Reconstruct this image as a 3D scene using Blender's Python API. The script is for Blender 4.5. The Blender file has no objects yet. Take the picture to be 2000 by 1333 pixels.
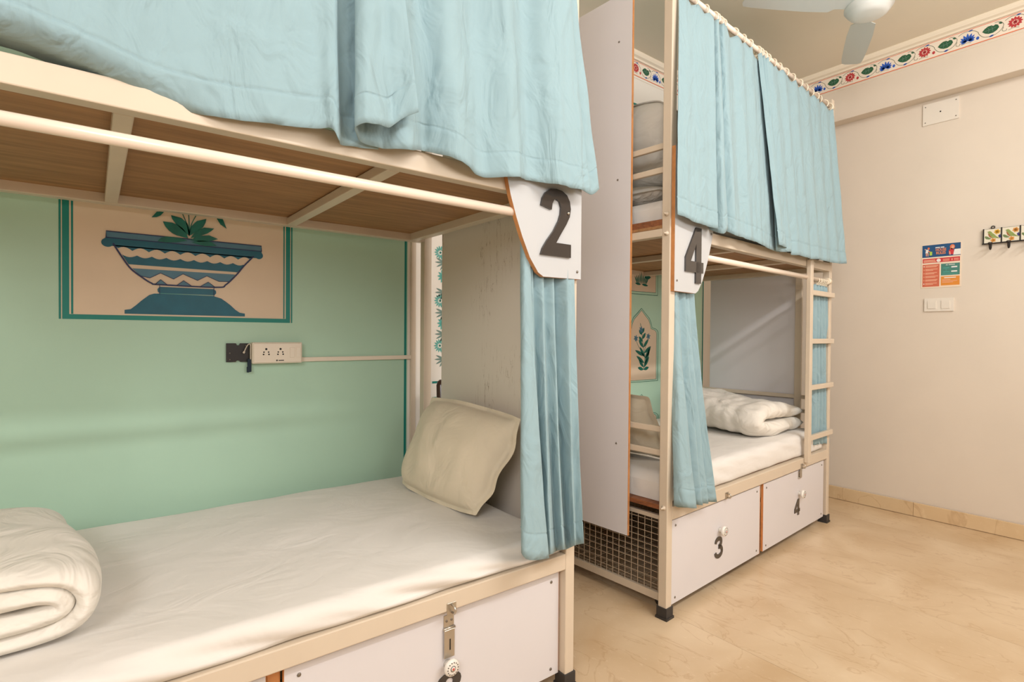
import bpy, bmesh, math, random
from mathutils import Vector, Matrix, noise
random.seed(7)
PI = math.pi
SC = bpy.context.scene
COL = SC.collection

# ------------------------------------------------------------ camera
cam_d = bpy.data.cameras.new('camera'); cam = bpy.data.objects.new('camera', cam_d); COL.objects.link(cam)
cam_d.sensor_width = 36.0; cam_d.lens = 1056.74 / 2000 * 36.0; cam_d.clip_start = 0.02
yaw, pit, rol = math.radians(52.2345), math.radians(0.6815), math.radians(-0.4325)
F = Vector((math.cos(yaw), math.sin(yaw), 0)); R = Vector((math.sin(yaw), -math.cos(yaw), 0)); D = Vector((0, 0, -1))
F2 = F * math.cos(pit) + D * math.sin(pit); D2 = -F * math.sin(pit) + D * math.cos(pit)
R3 = R * math.cos(rol) + D2 * math.sin(rol); D3 = -R * math.sin(rol) + D2 * math.cos(rol)
U3 = -D3; B3 = -F2
cam.matrix_world = Matrix(((R3.x, U3.x, B3.x, 0), (R3.y, U3.y, B3.y, 0), (R3.z, U3.z, B3.z, 1.19), (0, 0, 0, 1)))
SC.camera = cam

# ------------------------------------------------------------ world, lights, exposure
w = bpy.data.worlds.new('world'); SC.world = w; w.use_nodes = True
w.node_tree.nodes['Background'].inputs[0].default_value = (1.0, 0.95, 0.88, 1)
w.node_tree.nodes['Background'].inputs[1].default_value = 0.3
def area(name, loc, target, sx, sy, power, col):
    d = bpy.data.lights.new(name, 'AREA'); d.shape = 'RECTANGLE'; d.size = sx; d.size_y = sy; d.energy = power; d.color = col
    o = bpy.data.objects.new(name, d); COL.objects.link(o); o.location = loc
    o.rotation_euler = (Vector(target) - Vector(loc)).to_track_quat('-Z', 'Y').to_euler()
    return o
area('ceiling_tube_light', (2.1, -0.90, 3.05), (2.1, 1.5, 0.8), 2.4, 0.075, 74, (1.0, 0.995, 0.995))
area('left_fill', (-1.5, -0.8, 2.4), (1.9, 1.6, 1.4), 1.6, 0.8, 92, (0.95, 0.975, 1.0))  # added cool fill for surfaces facing left; no window is modelled
area('upward_fill', (1.6, -1.7, 1.8), (1.7, 0.2, 3.1), 3.0, 0.8, 76, (1.0, 0.995, 0.99))  # added uplight, brightens the ceiling and its bounce; not a room fitting
vs = SC.view_settings
vs.view_transform = 'Standard'; vs.look = 'None'; vs.exposure = -0.55; vs.gamma = 1.0; vs.use_curve_mapping = False

# ------------------------------------------------------------ materials
def lin(c):
    return tuple(((v / 255) / 12.92 if v / 255 <= 0.04045 else ((v / 255 + 0.055) / 1.055) ** 2.4) for v in c)
def mat(name, rgb, rough=0.5, metal=0.0, noise_amt=0.0, noise_scale=8.0, bump=0.0, bump_scale=60.0, spec=0.5, stretch=None, sheen=0.0, crease=None):
    m = bpy.data.materials.new(name); m.use_nodes = True
    nt = m.node_tree; b = nt.nodes['Principled BSDF']
    c = lin(rgb) + (1,)
    b.inputs['Base Color'].default_value = c; b.inputs['Roughness'].default_value = rough
    b.inputs['Metallic'].default_value = metal; b.inputs['Specular IOR Level'].default_value = spec
    if sheen: b.inputs['Sheen Weight'].default_value = sheen
    tc = nt.nodes.new('ShaderNodeTexCoord'); mp = nt.nodes.new('ShaderNodeMapping')
    nt.links.new(tc.outputs['Object'], mp.inputs[0])
    if stretch: mp.inputs['Scale'].default_value = stretch
    if noise_amt:
        n = nt.nodes.new('ShaderNodeTexNoise'); n.inputs['Scale'].default_value = noise_scale; n.inputs['Detail'].default_value = 5
        nt.links.new(mp.outputs[0], n.inputs['Vector'])
        r = nt.nodes.new('ShaderNodeValToRGB')
        r.color_ramp.elements[0].position = 0.3; r.color_ramp.elements[1].position = 0.7
        r.color_ramp.elements[0].color = tuple(v * (1 - noise_amt) for v in c[:3]) + (1,)
        r.color_ramp.elements[1].color = tuple(min(1, v * (1 + noise_amt * 0.5)) for v in c[:3]) + (1,)
        nt.links.new(n.outputs['Fac'], r.inputs[0]); nt.links.new(r.outputs[0], b.inputs['Base Color'])
    if bump:
        n2 = nt.nodes.new('ShaderNodeTexNoise'); n2.inputs['Scale'].default_value = bump_scale; n2.inputs['Detail'].default_value = 4
        nt.links.new(mp.outputs[0], n2.inputs['Vector'])
        bp = nt.nodes.new('ShaderNodeBump'); bp.inputs['Strength'].default_value = bump; bp.inputs['Distance'].default_value = 0.01
        nt.links.new(n2.outputs['Fac'], bp.inputs['Height']); nt.links.new(bp.outputs[0], b.inputs['Normal'])
        if crease:      # soft crumples of the cloth: (scale, distortion, strength, depth, stretch)
            m3 = nt.nodes.new('ShaderNodeMapping'); m3.inputs['Scale'].default_value = crease[4]; nt.links.new(tc.outputs['Object'], m3.inputs[0])
            n3 = nt.nodes.new('ShaderNodeTexNoise'); n3.inputs['Scale'].default_value = crease[0]; n3.inputs['Distortion'].default_value = crease[1]; n3.inputs['Detail'].default_value = 3; n3.inputs['Roughness'].default_value = 0.45
            nt.links.new(m3.outputs[0], n3.inputs['Vector'])
            b3 = nt.nodes.new('ShaderNodeBump'); b3.inputs['Strength'].default_value = crease[2]; b3.inputs['Distance'].default_value = crease[3]
            nt.links.new(n3.outputs['Fac'], b3.inputs['Height']); nt.links.new(b3.outputs[0], bp.inputs['Normal'])
    return m
def wood(name, dark, light, scale=(1.2, 14, 30)):
    m = mat(name, light, 0.6)
    nt = m.node_tree; b = nt.nodes['Principled BSDF']
    tc = nt.nodes.new('ShaderNodeTexCoord'); mp = nt.nodes.new('ShaderNodeMapping'); mp.inputs['Scale'].default_value = scale
    n = nt.nodes.new('ShaderNodeTexNoise'); n.inputs['Scale'].default_value = 3; n.inputs['Detail'].default_value = 8; n.inputs['Roughness'].default_value = 0.65
    r = nt.nodes.new('ShaderNodeValToRGB'); r.color_ramp.elements[0].position = 0.3; r.color_ramp.elements[1].position = 0.68
    r.color_ramp.elements[0].color = lin(dark) + (1,); r.color_ramp.elements[1].color = lin(light) + (1,)
    nt.links.new(tc.outputs['Object'], mp.inputs[0]); nt.links.new(mp.outputs[0], n.inputs['Vector']); nt.links.new(n.outputs['Fac'], r.inputs[0]); nt.links.new(r.outputs[0], b.inputs['Base Color'])
    return m
def marble(name, base, dark, pale, rough=0.28):
    m = mat(name, base, rough)
    nt = m.node_tree; b = nt.nodes['Principled BSDF']; N = nt.nodes.new; L = nt.links.new
    tc = N('ShaderNodeTexCoord'); oi = N('ShaderNodeObjectInfo'); ad = N('ShaderNodeVectorMath'); ad.operation = 'MULTIPLY_ADD'
    geo = N('ShaderNodeNewGeometry')
    cmb = N('ShaderNodeCombineXYZ'); L(oi.outputs['Random'], cmb.inputs[0]); L(oi.outputs['Random'], cmb.inputs[1])
    L(cmb.outputs[0], ad.inputs[0]); ad.inputs[1].default_value = (17, 29, 0); L(geo.outputs['Position'], ad.inputs[2])
    big = N('ShaderNodeTexNoise'); big.inputs['Scale'].default_value = 2.6; big.inputs['Detail'].default_value = 7; big.inputs['Distortion'].default_value = 0.6
    L(ad.outputs[0], big.inputs['Vector'])
    r = N('ShaderNodeValToRGB'); r.color_ramp.elements[0].position = 0.30; r.color_ramp.elements[1].position = 0.66
    r.color_ramp.elements[0].color = lin(dark) + (1,); r.color_ramp.elements[1].color = lin(base) + (1,)
    L(big.outputs['Fac'], r.inputs[0])
    mp = N('ShaderNodeMapping'); mp.inputs['Scale'].default_value = (3.2, 1.5, 1); mp.inputs['Rotation'].default_value = (0, 0, 0.5); L(ad.outputs[0], mp.inputs[0])
    ve = N('ShaderNodeTexNoise'); ve.inputs['Scale'].default_value = 1.7; ve.inputs['Detail'].default_value = 9; ve.inputs['Distortion'].default_value = 1.4
    L(mp.outputs[0], ve.inputs['Vector'])
    vr = N('ShaderNodeValToRGB'); e = vr.color_ramp.elements
    e[0].position = 0.485; e[0].color = (0, 0, 0, 1); e[1].position = 0.5; e[1].color = (1, 1, 1, 1)
    e2 = vr.color_ramp.elements.new(0.515); e2.color = (0, 0, 0, 1)
    L(ve.outputs['Fac'], vr.inputs[0])
    mx = N('ShaderNodeMix'); mx.data_type = 'RGBA'; mx.inputs['B'].default_value = lin((168, 124, 80)) + (1,)
    ml = N('ShaderNodeMath'); ml.operation = 'MULTIPLY'; ml.inputs[1].default_value = 0.32; L(vr.outputs[0], ml.inputs[0])
    L(ml.outputs[0], mx.inputs['Factor']); L(r.outputs[0], mx.inputs['A'])
    fl = N('ShaderNodeTexNoise'); fl.inputs['Scale'].default_value = 22; fl.inputs['Detail'].default_value = 3; L(mp.outputs[0], fl.inputs['Vector'])
    fr = N('ShaderNodeValToRGB'); fr.color_ramp.elements[0].position = 0.62; fr.color_ramp.elements[1].position = 0.76; L(fl.outputs['Fac'], fr.inputs[0])
    m2 = N('ShaderNodeMath'); m2.operation = 'MULTIPLY'; m2.inputs[1].default_value = 0.4; L(fr.outputs[0], m2.inputs[0])
    mx2 = N('ShaderNodeMix'); mx2.data_type = 'RGBA'; mx2.inputs['B'].default_value = lin(pale) + (1,)
    L(m2.outputs[0], mx2.inputs['Factor']); L(mx.outputs['Result'], mx2.inputs['A'])
    hs = N('ShaderNodeHueSaturation'); mr = N('ShaderNodeMapRange'); mr.inputs['To Min'].default_value = 0.93; mr.inputs['To Max'].default_value = 1.05
    L(oi.outputs['Random'], mr.inputs[0]); L(mr.outputs[0], hs.inputs['Value']); L(mx2.outputs['Result'], hs.inputs['Color'])
    L(hs.outputs[0], b.inputs['Base Color'])
    return m
M = {}
M['wall'] = mat('cream_wall_paint', (225, 211, 194), 0.62, noise_amt=0.035, noise_scale=2.5, bump=0.05, bump_scale=40)
M['wall_white'] = mat('white_wall_paint', (240, 232, 220), 0.62, noise_amt=0.02, noise_scale=3, bump=0.04, bump_scale=40)
M['ceiling'] = mat('ceiling_paint', (240, 230, 211), 0.75, noise_amt=0.02, noise_scale=2)
M['cornice'] = mat('cornice_paint', (240, 226, 204), 0.5)
M['green'] = mat('mint_green_paint', (182, 214, 190), 0.55, noise_amt=0.05, noise_scale=2.2, bump=0.06, bump_scale=25)
M['cream_paint'] = mat('mural_cream_paint', (226, 203, 176), 0.6, noise_amt=0.04, noise_scale=5)
M['teal'] = mat('teal_line_paint', (0, 128, 116), 0.5)
M['deep_teal'] = mat('deep_teal_paint', (0, 92, 112), 0.5, noise_amt=0.12, noise_scale=20)
M['steel_blue'] = mat('steel_blue_paint', (78, 122, 142), 0.5, noise_amt=0.08, noise_scale=20)
M['navy'] = mat('navy_paint', (20, 28, 78), 0.5)
M['leaf'] = mat('leaf_green_paint', (0, 104, 88), 0.5, noise_amt=0.25, noise_scale=30)
M['flower_teal'] = mat('flower_teal_paint', (84, 172, 160), 0.5)
M['flower_grey'] = mat('flower_grey_green_paint', (112, 138, 128), 0.5)
M['fr_white'] = mat('frieze_white_paint', (238, 224, 206), 0.5)
M['fr_red'] = mat('frieze_red_paint', (190, 58, 62), 0.5, noise_amt=0.1, noise_scale=60)
M['fr_blue'] = mat('frieze_blue_paint', (40, 92, 190), 0.5, noise_amt=0.1, noise_scale=60)
M['fr_green'] = mat('frieze_green_paint', (38, 92, 62), 0.5, noise_amt=0.1, noise_scale=60)
M['fr_orange'] = mat('frieze_orange_paint', (226, 112, 66), 0.5)
M['fr_vine'] = mat('frieze_vine_paint', (104, 108, 84), 0.5)
M['frame'] = mat('cream_enamel_steel', (214, 197, 175), 0.36, noise_amt=0.03, noise_scale=9, bump=0.03, bump_scale=30)
M['rod'] = mat('cream_gloss_rod', (240, 221, 202), 0.22)
M['laminate'] = mat('white_laminate', (220, 215, 216), 0.4, noise_amt=0.02, noise_scale=3)
M['laminate_worn'] = mat('white_laminate_cracked', (224, 212, 198), 0.4)
def _cracks():
    nt = M['laminate_worn'].node_tree; b = nt.nodes['Principled BSDF']; N = nt.nodes.new; L = nt.links.new
    tc = N('ShaderNodeTexCoord'); mp = N('ShaderNodeMapping'); mp.inputs['Scale'].default_value = (1, 26, 2.4); L(tc.outputs['Object'], mp.inputs[0])
    n = N('ShaderNodeTexNoise'); n.inputs['Scale'].default_value = 1.6; n.inputs['Detail'].default_value = 6; n.inputs['Distortion'].default_value = 0.4; L(mp.outputs[0], n.inputs['Vector'])
    r = N('ShaderNodeValToRGB'); e = r.color_ramp.elements; e[0].position = 0.492; e[0].color = (0, 0, 0, 1); e[1].position = 0.5; e[1].color = (1, 1, 1, 1)
    q = e.new(0.508); q.color = (0, 0, 0, 1); L(n.outputs['Fac'], r.inputs[0])
    n2 = N('ShaderNodeTexNoise'); n2.inputs['Scale'].default_value = 3.2; L(tc.outputs['Object'], n2.inputs['Vector'])
    r2 = N('ShaderNodeValToRGB'); r2.color_ramp.elements[0].position = 0.5; r2.color_ramp.elements[1].position = 0.62; L(n2.outputs['Fac'], r2.inputs[0])
    mu = N('ShaderNodeMath'); mu.operation = 'MULTIPLY'; L(r.outputs[0], mu.inputs[0]); L(r2.outputs[0], mu.inputs[1])
    mx = N('ShaderNodeMix'); mx.data_type = 'RGBA'; mx.inputs['A'].default_value = lin((224, 212, 198)) + (1,); mx.inputs['B'].default_value = lin((150, 122, 92)) + (1,)
    L(mu.outputs[0], mx.inputs['Factor']); L(mx.outputs['Result'], b.inputs['Base Color'])
_cracks()
M['plate'] = mat('glossy_white_plate', (192, 192, 192), 0.22)
M['lam_edge'] = mat('plywood_edge', (206, 140, 84), 0.6, noise_amt=0.15, noise_scale=30)
M['ply'] = wood('plywood_underside', (136, 96, 58), (176, 130, 84))
M['ply_edge'] = wood('deck_edge_wood', (104, 60, 34), (150, 92, 54))
M['rubber'] = mat('black_rubber', (52, 48, 46), 0.55)
M['black'] = mat('black_acrylic', (62, 56, 52), 0.12, spec=0.6)
M['steel'] = mat('brushed_steel', (196, 188, 176), 0.32, metal=0.9, noise_amt=0.06, noise_scale=30)
M['screw'] = mat('dull_screw_steel', (140, 132, 122), 0.4, metal=0.8)
M['wire'] = mat('galvanised_wire', (206, 188, 164), 0.4, metal=0.3)
M['curtain'] = mat('pale_aqua_cotton', (147, 172, 178), 0.8, noise_amt=0.03, noise_scale=5, bump=0.06, bump_scale=420, spec=0.2, sheen=0.1, crease=(7, 1.3, 0.65, 0.028, (1.5, 1.5, 0.8)))
M['curtain_in'] = mat('grey_aqua_lining', (148, 188, 186), 0.8, noise_amt=0.03, noise_scale=5, bump=0.1, bump_scale=420, spec=0.2, sheen=0.15)
M['seam'] = mat('pale_thread', (206, 226, 222), 0.8)
M['ring'] = mat('cream_plastic_ring', (242, 228, 204), 0.35)
M['sheet'] = mat('white_cotton_sheet', (230, 224, 217), 0.85, noise_amt=0.02, noise_scale=3, bump=0.10, bump_scale=16, spec=0.15, sheen=0.1, crease=(4.5, 1.5, 0.35, 0.02, (1, 1.4, 1)))
M['pillow'] = mat('off_white_pillowcase', (228, 214, 190), 0.85, noise_amt=0.02, noise_scale=4, bump=0.08, bump_scale=22, spec=0.15, sheen=0.1, crease=(6, 1.6, 0.45, 0.03, (1, 1, 1)))
M['duvet'] = mat('white_duvet_cotton', (233, 226, 215), 0.85, noise_amt=0.02, noise_scale=4, bump=0.10, bump_scale=18, spec=0.15, sheen=0.1, crease=(7, 1.8, 0.6, 0.035, (1, .7, 1)))
M['tile'] = marble('beige_marble', (219, 194, 161), (198, 167, 129), (230, 209, 180))
M['skirt'] = marble('beige_marble_skirting', (222, 194, 154), (206, 174, 132), (230, 206, 170), 0.4)
M['grout'] = mat('tile_bed', (150, 118, 82), 0.9)
M['plastic'] = mat('ivory_switch_plastic', (236, 222, 202), 0.35)
M['plastic_w'] = mat('white_switch_plastic', (232, 222, 208), 0.35)
M['socket'] = mat('socket_hole_black', (22, 18, 16), 0.6)
M['bakelite'] = mat('black_backplate', (30, 24, 20), 0.5)
M['lanyard'] = mat('navy_lanyard', (24, 42, 56), 0.7)
M['cord'] = mat('white_cord', (216, 204, 186), 0.7)
M['fan'] = mat('white_fan_enamel', (226, 228, 224), 0.3)
M['fan_blade'] = mat('pale_blue_white_blade', (206, 212, 210), 0.35)
M['iron'] = mat('black_iron', (48, 42, 38), 0.5, metal=0.5)
M['ceramic'] = mat('white_glazed_tile', (232, 222, 200), 0.15)
M['bird'] = mat('bird_green_glaze', (148, 162, 92), 0.2, noise_amt=0.2, noise_scale=90)
M['bird_breast'] = mat('bird_brown_glaze', (166, 96, 58), 0.2)
M['bird_leaf'] = mat('tile_leaf_glaze', (116, 134, 86), 0.2)
M['tile_yellow'] = mat('tile_yellow_glaze', (226, 172, 56), 0.2)
M['tile_orange'] = mat('tile_orange_glaze', (224, 154, 76), 0.2)
M['tile_blue'] = mat('tile_blue_glaze', (62, 62, 112), 0.2)
M['paper'] = mat('poster_paper', (238, 216, 192), 0.5)
M['po_blue'] = mat('poster_blue', (30, 78, 124), 0.45)
M['po_red'] = mat('poster_red', (202, 52, 58), 0.45)
M['po_coral'] = mat('poster_coral', (208, 108, 80), 0.45)
M['po_teal'] = mat('poster_teal', (74, 130, 118), 0.45)
M['po_orange'] = mat('poster_orange', (226, 142, 54), 0.45)
M['po_white'] = mat('poster_white', (236, 232, 226), 0.45)
M['po_skin'] = mat('poster_skin', (232, 168, 140), 0.45)
M['po_hair'] = mat('poster_hair', (222, 120, 78), 0.45)
M['po_lime'] = mat('poster_lime', (176, 206, 84), 0.45)
M['po_line'] = mat('poster_pale_orange_line', (234, 172, 142), 0.45)
M['po_text'] = mat('poster_heading_orange', (232, 142, 92), 0.45)
M['dark_wood'] = mat('dark_brown_gloss_wood', (58, 40, 32), 0.2)
M['knob'] = mat('white_glazed_knob', (234, 228, 218), 0.15)
M['knob_dark'] = mat('knob_grey_line', (96, 88, 84), 0.3)
M['knob_red'] = mat('knob_red_glaze', (206, 92, 84), 0.3)

# ------------------------------------------------------------ mesh builder
class MB:
    def __init__(self): self.bm = bmesh.new(); self.slots = []
    def slot(self, m):
        if m not in self.slots: self.slots.append(m)
        return self.slots.index(m)
    def faces(self, vs_, fs, m=None, smooth=False):
        bvs = [self.bm.verts.new(v) for v in vs_]; k = self.slot(m) if m else 0; out = []
        for f in fs:
            try:
                fc = self.bm.faces.new([bvs[i] for i in f]); fc.material_index = k; fc.smooth = smooth; out.append(fc)
            except ValueError: pass
        return bvs, out
    def box(self, x0, x1, y0, y1, z0, z1, m=None, bev=0.0, seg=2):
        if x0 > x1: x0, x1 = x1, x0
        v = [(x0, y0, z0), (x1, y0, z0), (x1, y1, z0), (x0, y1, z0), (x0, y0, z1), (x1, y0, z1), (x1, y1, z1), (x0, y1, z1)]
        bv, bf = self.faces(v, [(0, 3, 2, 1), (4, 5, 6, 7), (0, 1, 5, 4), (1, 2, 6, 5), (2, 3, 7, 6), (3, 0, 4, 7)], m)
        if bev:
            es = set(e for f in bf for e in f.edges)
            r = bmesh.ops.bevel(self.bm, geom=list(es), offset=bev, segments=seg, affect='EDGES', profile=0.5)
            for f in r['faces']: f.material_index = self.slot(m) if m else 0
        return self
    def tube(self, pts, r, m=None, seg=12, caps=True, closed=False):
        pts = [Vector(p) for p in pts]; n = len(pts); rings = []; k = self.slot(m) if m else 0
        up = None
        for i, p in enumerate(pts):
            a = pts[(i - 1) % n] if (i > 0 or closed) else p; b = pts[(i + 1) % n] if (i < n - 1 or closed) else p
            t = (b - a).normalized()
            if up is None: up = t.orthogonal().normalized()
            up = (up - t * up.dot(t)).normalized(); s = t.cross(up)
            rr = r[i] if isinstance(r, (list, tuple)) else r
            rings.append([self.bm.verts.new(p + (up * math.cos(2 * PI * j / seg) + s * math.sin(2 * PI * j / seg)) * rr) for j in range(seg)])
        for i in range(n if closed else n - 1):
            A, B = rings[i], rings[(i + 1) % n]
            for j in range(seg):
                f = self.bm.faces.new((A[j], A[(j + 1) % seg], B[(j + 1) % seg], B[j])); f.material_index = k; f.smooth = True
        if caps and not closed:
            for rg in (rings[0], rings[-1]):
                f = self.bm.faces.new(rg); f.material_index = k
        return self
    def lathe(self, prof, c, axis='Z', m=None, seg=32):
        k = self.slot(m) if m else 0; rings = []
        for r, h in prof:
            rg = []
            for j in range(seg):
                a = 2 * PI * j / seg; p = (r * math.cos(a), r * math.sin(a), h)
                if axis == 'Y': p = (p[0], p[2], p[1])
                if axis == 'X': p = (p[2], p[0], p[1])
                rg.append(self.bm.verts.new((c[0] + p[0], c[1] + p[1], c[2] + p[2])))
            rings.append(rg)
        for A, B in zip(rings, rings[1:]):
            for j in range(seg):
                f = self.bm.faces.new((A[j], A[(j + 1) % seg], B[(j + 1) % seg], B[j])); f.material_index = k; f.smooth = True
        for rg in (rings[0], rings[-1]):
            try: f = self.bm.faces.new(rg); f.material_index = k
            except ValueError: pass
        return self
    def prism(self, poly, fmap, d0, d1, m=None, side=None):
        # poly: 2-D outline; fmap(u, v, d) -> 3-D point
        n = len(poly)
        a = [self.bm.verts.new(fmap(u, v, d0)) for u, v in poly]; b = [self.bm.verts.new(fmap(u, v, d1)) for u, v in poly]
        k = self.slot(m) if m else 0; ks = self.slot(side) if side else k
        for lst in (a, b):
            f = self.bm.faces.new(lst); f.material_index = k
        for i in range(n):
            f = self.bm.faces.new((a[i], a[(i + 1) % n], b[(i + 1) % n], b[i])); f.material_index = ks
        return self
    def grid(self, P, m=None, smooth=True, wrap=False):
        k = self.slot(m) if m else 0
        V = [[self.bm.verts.new(p) for p in row] for row in P]
        nj = len(V[0])
        for i in range(len(V) - 1):
            for j in range(nj if wrap else nj - 1):
                j2 = (j + 1) % nj
                f = self.bm.faces.new((V[i][j], V[i + 1][j], V[i + 1][j2], V[i][j2])); f.material_index = k; f.smooth = smooth
        return V
    def build(self, name, parent=None, m=None, loc=None, rotz=0.0, recalc=True, origin=False):
        if recalc: bmesh.ops.recalc_face_normals(self.bm, faces=self.bm.faces)
        me = bpy.data.meshes.new(name)
        if origin and loc is None:
            vs_ = [v.co for v in self.bm.verts]
            c = Vector(((min(v.x for v in vs_) + max(v.x for v in vs_)) / 2, (min(v.y for v in vs_) + max(v.y for v in vs_)) / 2, min(v.z for v in vs_)))
            bmesh.ops.translate(self.bm, verts=self.bm.verts, vec=-c)
        self.bm.to_mesh(me); self.bm.free()
        ms = self.slots if self.slots else [m]
        for q in ms: me.materials.append(M[q] if isinstance(q, str) else q)
        o = bpy.data.objects.new(name, me); COL.objects.link(o)
        if origin and loc is None: o.location = c
        if loc is not None: o.location = loc
        if rotz: o.rotation_euler = (0, 0, rotz)
        if parent: o.parent = parent
        return o
def tag(o, label, cat, group=None, kind=None):
    o['label'] = label
    if cat: o['category'] = cat
    if group: o['group'] = group
    if kind: o['kind'] = kind
    return o
def thing(name, label, cat, loc=(0, 0, 0), rotz=0.0, group=None):
    o = bpy.data.objects.new(name, None); o.empty_display_size = 0.1; COL.objects.link(o); o.location = loc; o.rotation_euler = (0, 0, rotz)
    return tag(o, label, cat, group)
def struct(o): o['kind'] = 'structure'; return o
def ucopy(o, parent, loc):
    c = o.copy(); COL.objects.link(c); c.parent = parent; c.location = loc; return c
def cr(pts, s):
    # Catmull-Rom through tuples, s in 0..1
    n = len(pts) - 1; x = min(max(s, 0), 1) * n; i = min(int(x), n - 1); t = x - i
    p0, p1, p2, p3 = pts[max(i - 1, 0)], pts[i], pts[i + 1], pts[min(i + 2, n)]
    return tuple(0.5 * (2 * b + (c - a) * t + (2 * a - 5 * b + 4 * c - d) * t * t + (-a + 3 * b - 3 * c + d) * t ** 3) for a, b, c, d in zip(p0, p1, p2, p3))
def nz(x, y, z, s=1.0, seed=0.0): return noise.noise(Vector((x * s + seed, y * s + seed * 0.7, z * s - seed)))

# ------------------------------------------------------------ room shell
XR, YB, ZC, XL, YF = 4.335, 2.44, 3.125, -1.7, -2.6
THETA = math.radians(3.6); OX, OY = 1.888, 1.374          # bunk 4: nearest post corner and turn
b = MB(); b.box(XL, XR, YF, YB, -0.10, -0.012, 'grout'); floor = struct(b.build('floor'))
xs = [XL, -0.80, 0.06, 1.00, 1.95, 2.835, 3.95, XR]; ys = [YF, -0.95, 0.12, 1.72, YB]
for i in range(len(xs) - 1):
    for j in range(len(ys) - 1):
        b = MB(); b.box(xs[i] + 0.0006, xs[i + 1] - 0.0006, ys[j] + 0.0006, ys[j + 1] - 0.0006, -0.012, 0.0, 'tile'); b.build('floor_tile', floor)
b = MB(); b.box(XL - 0.1, XR + 0.1, YF - 0.1, YB + 0.1, ZC, ZC + 0.1, 'ceiling'); struct(b.build('ceiling'))
b = MB(); b.box(XL - 0.1, XR + 0.1, YB, YB + 0.1, -0.1, ZC, 'wall_white'); wall_back = struct(b.build('wall_back'))
b = MB(); b.box(XR, XR + 0.1, YF, YB, -0.1, ZC, 'wall'); wall_right = struct(b.build('wall_right'))
b = MB(); b.box(4.231, XR, YF, YB, 2.741, ZC, 'wall', 0.004); b.build('beam', wall_right)
b = MB(); b.box(XL - 0.1, XL, YF, YB, -0.1, ZC, 'wall'); struct(b.build('wall_left'))
b = MB(); b.box(XL - 0.1, XR + 0.1, YF - 0.1, YF, -0.1, ZC, 'wall'); struct(b.build('wall_front'))
# skirting tiles
b = MB(); b.box(XR - 0.010, XR, YF, YB, 0.0, 0.088, 'grout'); base_r = struct(b.build('baseboard_right'))
jy = [YF, -1.6, -0.6, 0.42, 1.197, 2.0, YB]
for i in range(len(jy) - 1):
    b = MB(); b.box(XR - 0.020, XR - 0.009, jy[i] + 0.0007, jy[i + 1] - 0.0007, 0.002, 0.092, 'skirt', 0.002); b.build('skirting_tile', base_r)
b = MB(); b.box(XL, XR - 0.02, YB - 0.016, YB, 0.0, 0.09, 'skirt', 0.002); struct(b.build('baseboard_back'))

# cornice mouldings
def cornice_prof(): return [(0, 3.077), (0.012, 3.077), (0.016, 3.088), (0.030, 3.096), (0.036, 3.108), (0.036, ZC), (0, ZC)]
b = MB(); b.prism(cornice_prof(), lambda u, v, d: (4.231 - u, d, v), YF, YB, 'cornice'); trim_r = struct(b.build('trim_1'))
b = MB(); b.prism(cornice_prof(), lambda u, v, d: (d, YB - u, v), XL, 4.195, 'cornice'); trim_b = struct(b.build('trim_2'))

# painted frieze: every motif its own thin piece of paint on the wall
def petal(cx, cz, ang, l, wd, n=7):
    ca, sa = math.cos(ang), math.sin(ang); out = []
    for i in range(n):
        t = i / (n - 1); out.append((t * l, wd * math.sin(PI * t) ** 0.8 * 0.5))
    for i in range(n - 2, 0, -1):
        t = i / (n - 1); out.append((t * l, -wd * math.sin(PI * t) ** 0.8 * 0.5))
    return [(cx + x * ca - y * sa, cz + x * sa + y * ca) for x, y in out]
def strip(pts, wd):
    L_, R_ = [], []
    for i, p in enumerate(pts):
        a = pts[max(i - 1, 0)]; c = pts[min(i + 1, len(pts) - 1)]
        dx, dz = c[0] - a[0], c[1] - a[1]; l = math.hypot(dx, dz) or 1
        ww = wd[i] if isinstance(wd, list) else wd
        L_.append((p[0] - dz / l * ww / 2, p[1] + dx / l * ww / 2)); R_.append((p[0] + dz / l * ww / 2, p[1] - dx / l * ww / 2))
    return L_ + R_[::-1]
def curve2(pts, n=24): return [cr(pts, i / (n - 1)) for i in range(n)]
def paint(name, polys, fmap, parent, d=0.0006, lay=0):
    b = MB()
    for pl, m in polys: b.prism(pl, fmap, 0.0004 + lay * 0.0004, 0.0004 + d + lay * 0.0004, m)
    return b.build(name, parent)
def disc(cx, cz, rx, rz=None, n=12): rz = rz or rx; return [(cx + rx * math.cos(2 * PI * i / n), cz + rz * math.sin(2 * PI * i / n)) for i in range(n)]
def red_flower(c):
    P = []
    for k in range(12): P.append((petal(c[0] + 0.012 * math.cos(k * PI / 6), c[1] + 0.010 * math.sin(k * PI / 6), k * PI / 6, 0.022, 0.012), 'fr_red'))
    for k in range(6): P.append((petal(c[0], c[1], k * PI / 3 + 0.3, 0.012, 0.008), 'fr_red'))
    return P
def blue_flower(c):
    return [(petal(c[0] + 0.004 * math.cos(a), c[1] - 0.022, a, l, 0.013), 'fr_blue') for a, l in ((-0.1, .030), (0.35, .036), (0.75, .042), (1.15, .046), (1.57, .048), (1.99, .046), (2.39, .042), (2.79, .036), (3.24, .030))]
def leaf_shape(c):
    o = [(-.048, .000), (-.034, .016), (-.016, .026), (.004, .026), (.014, .018), (.026, .024), (.040, .016), (.046, -.002), (.034, -.018), (.012, -.028), (-.012, -.026), (-.032, -.016)]
    P = [([(c[0] + x * .82, c[1] + z * .86) for x, z in o], 'fr_green')]
    return P
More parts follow.
